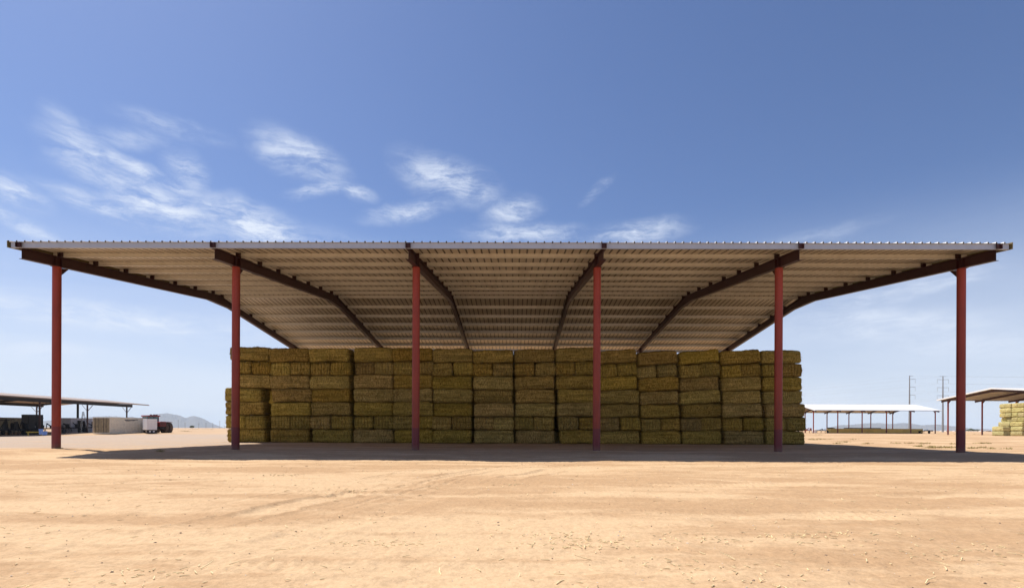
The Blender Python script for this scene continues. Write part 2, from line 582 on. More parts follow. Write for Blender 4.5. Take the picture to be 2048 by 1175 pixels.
TRACKS = [  # (x0,y0,x1,y1,bend,half width, depth, tread)
    (-3.4, 4.2, 0.6, 15.5, 0.4, 0.26, 0.022, 0), (-1.9, 4.2, 2.6, 16.5, 0.4, 0.26, 0.022, 1),
    (-2.4, 6.8, 0.3, 16.0, 0.25, 0.07, 0.014, 0), (-1.9, 6.6, 0.9, 16.0, 0.25, 0.07, 0.014, 0), (-1.2, 7.5, 1.6, 16.5, 0.2, 0.22, 0.014, 1), (-3.6, 7.0, -1.0, 15.8, 0.3, 0.07, 0.012, 0), (-6.5, 7.4, -2.0, 15.5, 0.4, 0.08, 0.012, 0),
    (-14, 5.1, 16, 4.6, 0.10, 0.24, 0.012, 0), (-14, 6.3, 18, 6.5, 0.25, 0.26, 0.014, 1),
    (-16, 8.0, 20, 8.7, 0.2, 0.30, 0.016, 1), (-16, 10.2, 20, 10.7, -0.2, 0.30, 0.015, 1),
    (-20, 12.2, 20, 12.6, 0.3, 0.32, 0.014, 0), (-20, 14.6, 20, 14.2, 0.2, 0.32, 0.014, 0),
    (-9, 3.7, 9, 3.9, 0.12, 0.18, 0.008, 1), (-9, 9.0, 1, 15.5, -0.6, 0.25, 0.012, 1),
    (-1, 10.0, 12, 7.2, 0.4, 0.24, 0.010, 0), (-26, 17, 26, 16, 0.4, 0.4, 0.015, 0)]


def ground_field(x, y):
    h = base_height(x, y)
    near = 1 - sst(30, 60, np.hypot(x, y))
    crust = fbm(x * 0.33, y * 1.15, seed=3, octv=5) * 0.9
    h = h + near * (0.018 * fbm(x * 0.5, y * 0.8, seed=11, octv=3) + 0.007 * fbm(x * 3.1, y * 4.3, seed=12, octv=3) + 0.006 * fbm(x * 13, y * 13, seed=14, octv=2))
    for k, (x0, y0, x1, y1, bend, hw, dep, tread) in enumerate(TRACKS):
        dx, dy = x1 - x0, y1 - y0
        L = math.hypot(dx, dy)
        ux, uy = dx / L, dy / L
        s = (x - x0) * ux + (y - y0) * uy
        t = -(x - x0) * uy + (y - y0) * ux
        t = t - bend * np.sin(np.clip(s / L, 0, 1) * math.pi) - 0.10 * fbm(s * 0.25, s * 0 + k, seed=40 + k, octv=2)
        m = sst(-0.5, 1.5, s) * sst(L + 0.5, L - 2.0, s)
        m = m * (0.25 + 0.75 * sst(-0.3, 0.35, fbm(s * 0.35, s * 0 + 9.3 * k, seed=77 + k, octv=3)))
        inside = m * (1 - sst(hw * 0.8, hw * 1.15, np.abs(t)))
        ridge = m * np.exp(-((np.abs(t) - hw * 1.25) / 0.05) ** 2)
        h = h - dep * inside + dep * 0.9 * ridge
        if tread:
            ph = s / 0.12 + np.abs(t) * 3.0 + 0.25 * fbm(s * 2, t * 4, seed=60 + k, octv=2)
            bars = np.clip(np.sin(ph * 2 * math.pi) * 2.0, -1, 1)
            tm = inside * sst(0.0, 0.6, fbm(s * 0.6, t * 0.6 + 3.1 * k, seed=90 + k, octv=2))
            h = h + 0.011 * tm * bars
            crust = crust + 0.22 * tm * bars
        crust = crust + 0.5 * inside - 0.30 * ridge
    return h, np.clip(0.5 + 0.42 * crust, 0, 1)


def build_ground():
    ys = [-30, -20, -12, -6, -2, 0, 1.0, 1.8, 2.4]
    y = 2.8
    while y < 15000:
        ys.append(y)
        y += max(0.022, min(0.07, y * y * 0.0022)) if y < 20 else (y - 19) * 0.055 + 0.08
    xs = [0.0]
    x = 0.0
    while x < 16000:
        x += (0.034 if x < 5 else 0.034 + (x - 5) * 0.0030) if x < 21 else 0.08 + (x - 21) * 0.085
        xs.append(x)
    xs = np.array([-a for a in xs[:0:-1]] + xs)
    ys = np.array(ys)
    X, Y = np.meshgrid(xs, ys)
    Z, C = ground_field(X, Y)
    nx, ny = len(xs), len(ys)
    co = np.stack([X, Y, Z], -1).reshape(-1, 3).astype(np.float32)
    i = np.arange(nx - 1)[None, :] + (np.arange(ny - 1) * nx)[:, None]
    i = i.reshape(-1)
    quads = np.stack([i, i + 1, i + nx + 1, i + nx], -1).astype(np.int32)
    me = bpy.data.meshes.new('ground')
    me.vertices.add(len(co))
    me.vertices.foreach_set('co', co.ravel())
    me.loops.add(quads.size)
    me.loops.foreach_set('vertex_index', quads.ravel())
    me.polygons.add(len(quads))
    me.polygons.foreach_set('loop_start', np.arange(0, quads.size, 4, dtype=np.int32))
    me.polygons.foreach_set('use_smooth', np.ones(len(quads), bool))
    me.update(calc_edges=True)
    a = me.attributes.new('crust', 'FLOAT', 'POINT')
    a.data.foreach_set('value', C.ravel().astype(np.float32))
    g = sst(-9, -16, X + 0.25 * (Y - 22) + 2 * fbm(X * 0.2, Y * 0.2, seed=5, octv=2)) * sst(20.8, 23, Y) * (1 - 0.7 * sst(60, 85, Y))
    b = me.attributes.new('gravel', 'FLOAT', 'POINT')
    b.data.foreach_set('value', g.ravel().astype(np.float32))
    me.materials.append(MAT['dirt'])
    o = link('ground', me)
    tag(o, kind='structure')


build_ground()


def gz(x, y):
    return float(base_height(x, y))


# loose stones and straw lying on the dirt
def scatter_stones(name, n, mat, seed, rmin, rmax):
    r = random.Random(seed)
    mb = MB()
    pts = []
    for _ in range(n):
        y = 2.9 + 15 * r.random() ** 1.6
        x = r.uniform(-1.05, 1.05) * y
        pts.append((x, y, r.uniform(rmin, rmax) * (1 + 1.2 * (r.random() ** 6)) * (0.8 + y * 0.05)))
    Z, _ = ground_field(np.array([p[0] for p in pts]), np.array([p[1] for p in pts]))
    oct_ = [(1, 0, 0), (0, 1, 0), (-1, 0, 0), (0, -1, 0), (0, 0, 1), (0, 0, -1)]
    fs = [(0, 1, 4), (1, 2, 4), (2, 3, 4), (3, 0, 4), (1, 0, 5), (2, 1, 5), (3, 2, 5), (0, 3, 5)]
    for (x, y, s), z in zip(pts, Z):
        a = r.uniform(0, 6.28)
        vs = []
        for (u, v, w) in oct_:
            k = s * r.uniform(0.65, 1.3)
            vs.append((x + (u * math.cos(a) - v * math.sin(a)) * k * 1.2, y + (u * math.sin(a) + v * math.cos(a)) * k, z + w * k * 0.7 + s * 0.25))
        mb.add(vs, fs)
    o = mb.build(name, mat)
    tag(o, kind='stuff')
    return o


tag(scatter_stones('pebbles', 900, 'stone', 3, 0.0025, 0.0065), 'small dark stones and dirt clods scattered over the bare ground', 'pebbles')
tag(scatter_stones('pale_pebbles', 300, 'stone_pale', 4, 0.003, 0.007), 'small pale stones scattered over the bare ground', 'pebbles')


def scatter_straw():
    r = random.Random(12)
    P_ = []
    clusters = [unproj(px, py, 1.0) for px, py in ()]
    cl_px = [(1130, 1072), (1160, 1085), (1240, 1088), (1390, 1075), (1560, 1078), (1640, 1072), (1120, 1092), (700, 980), (760, 1083),
             (1020, 968), (1740, 1070), (1830, 1110), (300, 1150), (1480, 1165), (1990, 1100), (560, 950), (1350, 1130)]
    for px, py in cl_px:
        D = 1.05 * F / (py - horizon(px))
        c = unproj(px, py, D)
        for _ in range(r.randint(14, 30)):
            P_.append((c.x + r.gauss(0, 0.22), c.y + r.gauss(0, 0.14), r.uniform(0.02, 0.06)))
    for _ in range(420):
        y = 3.0 + 13 * r.random() ** 1.5
        P_.append((r.uniform(-1.05, 1.05) * y, y, r.uniform(0.02, 0.08)))
    for _ in range(12):
        y = r.uniform(3.1, 4.6)
        P_.append((r.uniform(-1.0, 1.0) * y, y, r.uniform(0.09, 0.15)))
    Z, _ = ground_field(np.array([p[0] for p in P_]), np.array([p[1] for p in P_]))
    mb = MB()
    for (x, y, l), z in zip(P_, Z):
        a = r.uniform(0, math.pi)
        w = 0.0022 + 0.0004 * y
        t = r.uniform(-0.15, 0.3) * l
        d = Vector((math.cos(a), math.sin(a), 0)) * l / 2
        b = Vector((x, y, z + 0.006))
        k = Vector((-math.sin(a), math.cos(a), 0)) * l * r.uniform(-0.15, 0.15)
        mb.tube(b - d, b + k + Vector((0, 0, max(0, t) * 0.5)), w, w, 4, smooth=False)
        mb.tube(b + k + Vector((0, 0, max(0, t) * 0.5)), b + d + Vector((0, 0, max(0, t))), w, w * 0.6, 4, smooth=False)
    o = mb.build('loose_straw', 'straw')
    tag(o, 'loose pale straw stalks scattered over the bare dirt', 'straw', kind='stuff')


scatter_straw()


# ------------------------------------------------------------------ barns
def make_barn(name, xs, y_eave, half, slope, z_eave, purlins, label, group, post_in, post_r=0.152, over=0.45, detail=2, gz_=0.0,
              top='roof_top', stepx=0.3048):
    """open steel shed with its ridge along x. z_eave is the height of the purlin bottoms at the eave."""
    root = empty(name, ((xs[0] + xs[-1]) / 2, y_eave + half, gz_))
    tag(root, label, 'hay shed', group)
    ox, oy, oz = root.location
    yr = y_eave + half
    yb = y_eave + 2 * half

    def zb(y):
        return z_eave + slope * (half - abs(y - yr))
    PD = 0.206
    x0, x1 = xs[0] - over, xs[-1] + over * (1.15 if detail > 1 else 1)

    # rafters: web, flanges, haunch at the ridge
    dep = 0.41
    kink = 1.16
    zk = zb(yr - kink) - dep - 0.02
    raf_me = None
    clip_me = None
    ys_p = purlins
    for i, x in enumerate(xs):
        if raf_me is None:
            r = MB()
            bot = [(y_eave + 0.05, zb(y_eave + 0.05) - dep), (yr - kink, zk), (yr + kink, zk), (yb - 0.05, zb(yb - 0.05) - dep)]
            topp = [(yb - 0.05, zb(yb - 0.05) - 0.003), (yr, zb(yr) - 0.003), (y_eave + 0.05, zb(y_eave + 0.05) - 0.003)]
            for a, b in ((bot[0], bot[1]), (bot[1], bot[2]), (bot[2], bot[3])):
                r.prism_x([(a[0], a[1]), (b[0], b[1]), (b[0], b[1] + 0.016), (a[0], a[1] + 0.016)], -0.10, 0.10)
            for a, b in ((topp[0], topp[1]), (topp[1], topp[2])):
                r.prism_x([(a[0], a[1] - 0.016), (a[0], a[1]), (b[0], b[1]), (b[0], b[1] - 0.016)], -0.10, 0.10)
            web = [(p[0], p[1] + 0.017) for p in bot] + [(p[0], p[1] - 0.017) for p in topp]
            # split the web at the ridge so both halves are convex enough
            zmb = zk + 0.017
            r.prism_x([web[0], web[1], (yr, zmb), web[5], web[6]], -0.006, 0.006)
            r.prism_x([(yr, zmb), web[2], web[3], web[4], web[5]], -0.006, 0.006)
            # stiffener plates by the posts
            if detail > 1:
                for yy in (y_eave + post_in, yb - post_in):
                    r.box(-0.095, 0.095, yy - 0.15, yy - 0.138, zb(yy) - dep + 0.03, zb(yy) - 0.03)
                    r.box(-0.095, 0.095, yy + 0.138, yy + 0.15, zb(yy) - dep + 0.03, zb(yy) - 0.03)
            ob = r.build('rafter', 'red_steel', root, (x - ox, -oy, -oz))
            raf_me = ob.data
        else:
            ob = link('rafter', raf_me, root, (x - ox, -oy, -oz))
        if detail > 1:
            if clip_me is None:
                c = MB()
                c.box(-0.09, 0.09, -0.012, 0.0, 0.0, PD - 0.01)
                c.box(-0.09, -0.078, -0.08, -0.0125, 0.0, PD - 0.03)
                c.box(0.078, 0.09, -0.08, -0.0125, 0.0, PD - 0.03)
            for yy in ys_p:
                if yy > yr + 8:
                    continue
                if clip_me is None:
                    pass
                edge = yy == ys_p[0]
                off = -0.045 if yy < yr else -0.045
                if not isinstance(clip_me, bpy.types.Mesh):
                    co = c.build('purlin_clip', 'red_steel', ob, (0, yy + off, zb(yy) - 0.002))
                    clip_me = co.data
                else:
                    co = link('purlin_clip', clip_me, ob, (0, yy + off, zb(yy) - 0.002))
    # purlins: lipped C / Z sections running the whole length
    for k, yy in enumerate(ys_p):
        p = MB()
        z = zb(yy)
        s = 1 if yy < yr else -1
        t = 0.004
        zt = z + PD
        if k in (0, len(ys_p) - 1):
            p.box(x0 + 0.06, x1 - 0.06, yy - t, yy, z, zt)
            p.box(x0 + 0.06, x1 - 0.06, yy + t / 10, yy + 0.075, z, z + t)
            mt = 'fascia_white'
        else:
            p.box(x0 + 0.06, x1 - 0.06, yy - t, yy, z, zt - 0.012)
            # slight crease half way up the web
            p.prism_x([(yy - t - 0.001, z + 0.055), (yy - t - 0.012, z + 0.075), (yy - t - 0.012, z + 0.13), (yy - t - 0.001, z + 0.15)], x0 + 0.06, x1 - 0.06)
            p.box(x0 + 0.06, x1 - 0.06, yy - t - 0.07, yy - t, z - 0.0, z + t)
            p.box(x0 + 0.06, x1 - 0.06, yy + 0.0005, yy + 0.07, zt - 0.02, zt - 0.016)
            mt = 'purlin_paint'
        p.build('eave_fascia' if mt == 'fascia_white' else 'purlin', mt, root, (-ox, -oy, -oz))
    # ribbed roof sheets
    if detail > 0:
        prof = []
        x = x0
        n = int(round((x1 - x0) / stepx))
        st = (x1 - x0) / n
        for k in range(n):
            a = x0 + k * st
            prof += [(a, 0.0), (a + 0.012, 0.050), (a + 0.052, 0.050), (a + 0.064, 0.0)]
            if detail > 1:
                prof += [(a + 0.14, 0.0), (a + 0.15, 0.006), (a + 0.17, 0.006), (a + 0.18, 0.0), (a + 0.225, 0.0), (a + 0.235, 0.006), (a + 0.255, 0.006), (a + 0.265, 0.0)]
        prof.append((x1, 0.0))
    else:
        prof = [(x0, 0), (x1, 0)]
    for side in (0, 1):
        ya, yb_ = (y_eave - 0.07, yr) if side == 0 else (yb + 0.07, yr)
        m = MB()
        vs = []
        th = 0.003
        for yy in (ya, yb_):
            zz = z_eave + slope * (half - abs(yy - yr)) + PD
            vs += [(px, yy, zz + pz + 0.0) for px, pz in prof]
            vs += [(px, yy, zz + pz + th) for px, pz in prof]
        n = len(prof)
        lo, up, gr_ = [], [], []
        per = 12 if detail > 1 else 4
        for i in range(n - 1):
            f = (i, 2 * n + i, 2 * n + i + 1, i + 1)
            g = (n + i, n + i + 1, 3 * n + i + 1, 3 * n + i)
            e = (i, i + 1, n + i + 1, n + i)
            if side:
                f, g, e = f[::-1], g[::-1], e[::-1]
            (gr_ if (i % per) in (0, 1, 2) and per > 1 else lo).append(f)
            up += [g, e]
        m.add(vs, lo, 0)
        m.add(vs, up, 1)
        m.add(vs, gr_, 2)  # faces inside the ribs, coloured dark to stand in for shade
        m.build('roof_panel', ['roof_under', top, 'rib_shade' if detail > 1 else 'roof_under'], root, (-ox, -oy, -oz))
    rc = MB()
    zr = zb(yr) + PD + 0.04
    rc.add([(x0 - 0.02, yr - 0.2, zr - slope * 0.2), (x1 + 0.02, yr - 0.2, zr - slope * 0.2), (x1 + 0.02, yr, zr + 0.01), (x0 - 0.02, yr, zr + 0.01),
            (x1 + 0.02, yr + 0.2, zr - slope * 0.2), (x0 - 0.02, yr + 0.2, zr - slope * 0.2),
            (x0 - 0.02, yr - 0.2, zr - slope * 0.2 - 0.01), (x1 + 0.02, yr - 0.2, zr - slope * 0.2 - 0.01), (x1 + 0.02, yr + 0.2, zr - slope * 0.2 - 0.01), (x0 - 0.02, yr + 0.2, zr - slope * 0.2 - 0.01)],
           [(0, 1, 2, 3), (3, 2, 4, 5), (6, 7, 1, 0), (5, 4, 8, 9)])
    rc.build('ridge_cap', top, root, (-ox, -oy, -oz))
    # rake trim at both gable ends
    for xe, sg in ((x0, -1), (x1, 1)):
        t = MB()
        for (ya, yc) in ((y_eave - 0.07, yr), (yr, yb + 0.07)):
            za = z_eave + slope * (half - abs(ya - yr))
            zc = z_eave + slope * (half - abs(yc - yr))
            t.prism_x([(ya, za + 0.03), (yc, zc + 0.03), (yc, zc + PD + 0.045), (ya, za + PD + 0.045)], *sorted((xe + sg * 0.004, xe + sg * 0.03)))
            t.prism_x([(ya, za - 0.005), (yc, zc - 0.005), (yc, zc + 0.02), (ya, za + 0.02)], *sorted((xe + sg * 0.03, xe - sg * 0.05)))
        t.build('rake_trim', 'rust_edge' if detail > 1 else top, root, (-ox, -oy, -oz))
    # posts
    post_me = plate_me = gus = None
    for row, yy in ((0, y_eave + post_in), (1, yb - post_in)):
        for i, x in enumerate(xs):
            ztop = zb(yy) - dep - (post_r * slope if True else 0) - 0.003
            if post_me is None:
                p = MB()
                p.tube((0, 0, -0.06), (0, 0, ztop - gz_), post_r, post_r, 28 if detail > 1 else 10)
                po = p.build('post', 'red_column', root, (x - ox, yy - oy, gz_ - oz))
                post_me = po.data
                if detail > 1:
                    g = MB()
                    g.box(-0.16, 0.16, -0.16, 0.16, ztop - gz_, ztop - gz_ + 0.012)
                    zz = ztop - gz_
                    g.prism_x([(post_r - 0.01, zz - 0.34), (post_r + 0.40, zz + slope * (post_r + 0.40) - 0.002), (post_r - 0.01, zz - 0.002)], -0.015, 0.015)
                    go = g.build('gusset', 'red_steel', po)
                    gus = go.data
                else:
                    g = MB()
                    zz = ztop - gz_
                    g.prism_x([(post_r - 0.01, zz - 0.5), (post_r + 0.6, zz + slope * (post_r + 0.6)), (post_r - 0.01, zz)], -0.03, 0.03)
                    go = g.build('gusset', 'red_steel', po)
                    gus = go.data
            else:
                po = link('post', post_me, root, (x - ox, yy - oy, gz_ - oz))
                go = link('gusset', gus, po)
            if row == 1:
                po.rotation_euler = (0, 0, math.pi)
    return root


XB = [(-2.5 + i) * 7.315 for i in range(6)]
YE, HALF, SL, ZE = 19.84, 13.31, 0.118, 7.62
YR = YE + HALF
pf = [YE] + [YE + 1.83 * k for k in range(1, 8)]
PUR = pf + [2 * YR - y for y in pf[::-1]]
make_barn('hay_barn', XB, YE, HALF, SL, ZE, PUR,
          'big open hay barn with red steel posts and ribbed metal roof over the bale stack', None, 1.59, over=0.42, detail=2)

# shed behind on the right, lower and with a steeper bright roof
x_first = unproj(1625, 860, 160.5).x
xs1 = [x_first + i * 7.315 for i in range(-1, 6)]
make_barn('hay_shed', xs1[1:], 159.0, 10.6, 0.212, 6.75, [159 + 21.2 * k / 8 for k in range(9)],
          'distant open shed with bright white roof and thin dark posts, right of the hay stack', None, 1.6, over=0.5, detail=0, gz_=0.02)
# shed at the right edge, same kind as the big barn
x2 = unproj(1902, 868, 113.5).x
xs2 = [x2 + i * 7.315 for i in range(5)]
make_barn('hay_shed', xs2, 90.2, 13.3, 0.118, 7.45, [90.2 + 26.6 * k / 14 for k in range(15)],
          'red framed open shed with white roof at the right edge, sheltering pale bales', None, 1.9, over=0.9, detail=0, gz_=0.02)


# ------------------------------------------------------------------ hay bales
def bale_mesh(name, L, W, H, seed, ends_front, n=(56, 26, 20), mat='hay', straws=650):
    """L along x, W along y, H along z, standing on z=0; flakes are pressed along the long axis"""
    nx, ny, nz = n
    idx, P_ = {}, []

    def vid(i, j, k):
        key = (i, j, k)
        if key not in idx:
            idx[key] = len(P_)
            P_.append((i / nx, j / ny, k / nz))
        return idx[key]
    fs = []
    for i in range(nx):
        for j in range(ny):
            fs.append((vid(i, j, 0), vid(i, j + 1, 0), vid(i + 1, j + 1, 0), vid(i + 1, j, 0)))
            fs.append((vid(i, j, nz), vid(i + 1, j, nz), vid(i + 1, j + 1, nz), vid(i, j + 1, nz)))
    for i in range(nx):
        for k in range(nz):
            fs.append((vid(i, 0, k), vid(i + 1, 0, k), vid(i + 1, 0, k + 1), vid(i, 0, k + 1)))
            fs.append((vid(i, ny, k), vid(i, ny, k + 1), vid(i + 1, ny, k + 1), vid(i + 1, ny, k)))
    for j in range(ny):
        for k in range(nz):
            fs.append((vid(0, j, k), vid(0, j, k + 1), vid(0, j + 1, k + 1), vid(0, j + 1, k)))
            fs.append((vid(nx, j, k), vid(nx, j + 1, k), vid(nx, j + 1, k + 1), vid(nx, j, k + 1)))
    p = np.array(P_)
    S = np.array([L, W, H])
    q = (p - 0.5) * S
    rad = 0.14
    inner = np.clip(q, -(S / 2 - rad), S / 2 - rad)
    d = q - inner
    ln = np.linalg.norm(d, axis=1, keepdims=True)
    nrm_ = d / np.maximum(ln, 1e-6)
    q = inner + nrm_ * rad
    # overall sag and bulge
    u = q / (S / 2)
    q = q.copy()
    q[:, 0] *= 1 + 0.012 * (1 - u[:, 2] ** 2) - 0.006
    q[:, 1] *= 1 + 0.020 * (1 - u[:, 2] ** 2)
    x, y, z = q.T
    big = fbm(x * 1.7 + seed * 9.1, y * 1.7, z * 1.7, seed, 3)
    sm = fbm(x * 9 + seed * 3.3, y * 9, z * 9, seed + 5, 3)
    disp = 0.042 * big + 0.022 * sm
    # flakes: slabs across the long axis stand in or out a little
    fl = vnoise(np.floor(x / 0.105 + 0.35 * vnoise(z * 2, y * 2, seed=seed)), np.full_like(x, seed * 1.7), seed=seed + 9)
    side = np.maximum(np.abs(nrm_[:, 1]), np.abs(nrm_[:, 2]))
    disp += 0.018 * fl * side
    # layered crease lines on the long sides
    rs = random.Random(seed)
    for _ in range(2):
        zc = rs.uniform(-0.28, 0.28) * H
        disp -= 0.042 * np.exp(-((z - zc - 0.03 * vnoise(x * 1.3, x * 0 + seed, seed=seed)) / 0.026) ** 2) * np.abs(nrm_[:, 1]) * (0.4 + 0.6 * (vnoise(x * 1.1, x * 0 + 3, seed=seed + 2) > 0))
    # long faces belly out, corners sag
    disp += 0.035 * (1 - (2 * z / H) ** 2) * np.abs(nrm_[:, 1]) * (1 - np.abs(2 * x / L) ** 6)
    q[:, 2] -= 0.035 * np.clip(np.abs(2 * x / L) - 0.75, 0, 1) / 0.25 * (z > 0)
    # six twines round the length: grooves on the ends, top and bottom
    for k in range(6):
        yc = (k - 2.5) / 6 * W * 0.94
        g = np.exp(-((y - yc) / 0.022) ** 2)
        disp -= (0.075 * g * np.abs(nrm_[:, 0]) + 0.020 * g * np.abs(nrm_[:, 2])) * (0.75 + 0.5 * sm)
        disp += 0.006 * np.exp(-((y - yc - 0.09) / 0.05) ** 2) * np.abs(nrm_[:, 0])
    q += nrm_ * disp[:, None]
    q[:, 2] += H / 2
    if ends_front:
        q = np.stack([-q[:, 1], q[:, 0], q[:, 2]], -1)
    mb = MB()
    mb.add([tuple(t) for t in q], fs, 0, True)
    # stray stalks sticking out, most along the edges
    rr = random.Random(seed * 31)
    ni = len(P_)
    wts = [i for i in range(ni) if np.count_nonzero(np.abs(nrm_[i]) > 0.3) >= 2]
    for _ in range(straws):
        i = rr.choice(wts) if (wts and rr.random() < 0.7) else rr.randrange(ni)
        b = Vector(q[i])
        nn = Vector(nrm_[i])
        if ends_front:
            nn = Vector((-nn.y, nn.x, nn.z))
        dd = (nn * rr.uniform(0.3, 1.0) + Vector((rr.gauss(0, 1), rr.gauss(0, 1), rr.gauss(0, 1))) * 0.7).normalized()
        l = rr.uniform(0.04, 0.15)
        w = dd.orthogonal().normalized() * rr.uniform(0.004, 0.010)
        mb.add([b - w, b + w, b + dd * l + Vector((0, 0, -0.2 * l))], [(0, 1, 2)])
    me = bpy.data.meshes.new(name)
    me.from_pydata(mb.v, [], mb.f)
    me.materials.append(MAT[mat])
    me.polygons.foreach_set('use_smooth', mb.sm)
    me.update()
    return me


LAYER_H = 0.824
side_v = [bale_mesh('hay_bale', 2.43, 1.20, LAYER_H, 11 + k, False) for k in range(6)]
end_v = [bale_mesh('hay_bale', 2.38, 1.19, LAYER_H, 31 + k, True, n=(34, 40, 20)) for k in range(6)]
ORD = ['first', 'second', 'third', 'fourth', 'fifth', 'sixth', 'seventh', 'eighth', 'ninth', 'tenth', 'eleventh', 'twelfth', 'thirteenth', 'fourteenth']
LAY = ['bottom', 'second', 'third', 'fourth', 'fifth', 'sixth', 'top']

YS = 31.95   # front plane of the stack
# left edge of every column in photo pixels, at the top and at the bottom of the stack
TOPX = [458, 537, 617, 705, 785, 865, 945.5, 1029, 1111, 1193, 1275, 1357, 1438.5, 1520]
BOTX = [449, 539, 621, 706.5, 786, 864, 948, 1029, 1119.5, 1201.5, 1282, 1364, 1447, 1528.5]
TOPY = [692, 695, 695, 694, 694, 696, 698, 697, 695, 699, 702, 700, 700, 699]
TILT = [-0.5, 1.0, 1.2, 0.6, 0.6, 0.8, 0.5, 1.2, 1.0, 3.2, 3.0, 4.0, 3.4, 1.2]
GRP = 'large hay bales stacked in the barn front wall'


def place_bale(me, x, y, z, rot, label, group=GRP):
    o = link('hay_bale', me, None, (x, y, z))
    o.rotation_euler = rot
    tag(o, label, 'hay bale', group)
    return o


rb = random.Random(5)
for c in range(14):
    top_z = unproj(TOPX[c] + 40, TOPY[c], YS).z
    for k in range(7):
        f = k / 6
        px = BOTX[c] + (TOPX[c] - BOTX[c]) * (f ** 1.3)
        if c == 0:
            px = [449, 448, 446, 444.5, 457, 456.5, 458][k]
        if c == 1:
            px = [540, 538, 541, 543, 537.5, 537, 537.5][k]
        if c == 8:
            px = [1120, 1118, 1115, 1113, 1112, 1111, 1111][k]
        if c == 13:
            px = [1529, 1529, 1528, 1526.5, 1523, 1522, 1521][k]
        px += rb.uniform(-1.6, 1.6) * (0.3 if k == 6 else 1)
        xl = unproj(px, 800, YS).x
        h = top_z / 7
        z = h * k
        tl = -R(1.3 * TILT[c] * (0.12 + 0.88 * min(1, f * 1.25)) + rb.uniform(-0.8, 0.8))
        if c > 8 and 0 < k < 6:
            z += 0.02 * math.sin(k + c)
        wdt = 2.43
        dy = rb.uniform(-0.14, 0.08)
        cc = ORD[c]
        if k in (1, 5):
            gap = rb.choice([0.0, 0.0, 0.02, 0.06]) + 0.005
            for s in (0, 1):
                lx = -0.5 * (1.185 + gap) if s == 0 else 0.5 * (1.185 + gap)
                o = place_bale(end_v[rb.randrange(6)], xl + 1.215 + lx * math.cos(tl), YS + 1.19 + dy + rb.uniform(-0.04, 0.04), z - lx * math.sin(tl) + 0.0,
                               (0, tl + R(rb.uniform(-0.5, 0.5)), R(rb.uniform(-1.2, 1.2))),
                               f"end-on hay bale, {'left' if s == 0 else 'right'} of its pair, {'second layer up' if k == 1 else 'second layer from top'}, {cc} column from left")
                o.scale = (0.985 - gap * 0.2, 1, h / LAYER_H * 0.995)
        else:
            lay = {0: 'bottom layer', 2: 'third layer up', 3: 'middle layer', 4: 'third layer from top', 6: 'top layer'}[k]
            adj = 'golden brown' if k == 6 else ('greenish' if k == 0 else 'olive brown')
            o = place_bale(side_v[rb.randrange(6)], xl + 1.215, YS + 0.61 + dy, z, (0, tl, R(rb.uniform(-1.0, 1.0))),
                           f"{adj} hay bale lying lengthwise, {lay}, {cc} column from the left")
            o.scale = (0.992 + (rb.uniform(-0.03, 0.006) if k < 6 else 0.003), 1, h / LAYER_H * (0.998 if k < 6 else rb.uniform(0.96, 1.03)))
            if c == 0 and k == 3:
                o.scale[0] = 0.93
                o.location[0] -= 0.08
            if rb.random() < 0.5:
                o.rotation_euler[2] += math.pi
                o.rotation_euler[1] = -o.rotation_euler[1]
# the rows behind, set half a bale over so that they close the gaps
lab = 'dark hay bale behind the front wall of bales, seen only through the gaps'
for k in range(7):
    ywall = YS + (2.44 if k in (1, 5) else 1.24) + 0.62
    for c in range(14 if k % 2 else 13):
        xx = -17.0 + (1.2 if k % 2 == 0 else 0.1) + 2.47 * c + 1.3
        if not (k < 4 and xx - 1.25 < -14.85 + 0.25 and xx + 1.25 > -15.25):
            o = place_bale(side_v[rb.randrange(6)], xx + rb.uniform(-.02, .02), ywall, 0.80 * k * (0.985 if k == 6 else 1), (0, 0, 0), lab, 'dark hay bales behind the front wall')
            o.scale = (1, 1, 0.975)

# everything further back is packed solid and never seen from the yard: one mass of bales
mb = MB()
rd = random.Random(9)
for k in range(7):
    for j in range(4):
        y0 = YS + 4.32 + j * 2.04
        for c in range(14):
            x0 = -17.0 + 2.47 * c + (0.3 if k % 2 else 0.0)
            e = rd.uniform(-0.03, 0.03)
            mb.box(x0, x0 + 2.42, y0 + e, y0 + 1.98 + e, 0.797 * k + 0.002, 0.797 * (k + 1) - 0.004, 0, 0.09)
o = mb.build('packed_bales', 'hay')
tag(o, 'deep mass of hay bales packed behind the front rows under the barn roof', 'hay bales', kind='stuff')

# chaff along the foot of the stack
mb = MB()
r_ = random.Random(8)
for _ in range(6000):
    x = r_.uniform(-17.2, 17.9)
    y = YS - 0.03 - abs(r_.gauss(0, 0.28 if r_.random() < 0.7 else 0.9))
    l = r_.uniform(0.03, 0.12)
    a = r_.uniform(0, math.pi)
    d = Vector((math.cos(a), math.sin(a), r_.uniform(-0.1, 0.5))) * l
    w = Vector((-math.sin(a), math.cos(a), 0)) * 0.006
    b = Vector((x, y, gz(x, y) + 0.012 + 0.03 * r_.random() * math.exp(-(YS - y) * 3)))
    mb.add([b - w, b + w, b + d], [(0, 1, 2)])
tag(mb.build('loose_chaff', 'hay'), 'loose hay chaff lying along the foot of the bale stack', 'hay chaff', kind='stuff')

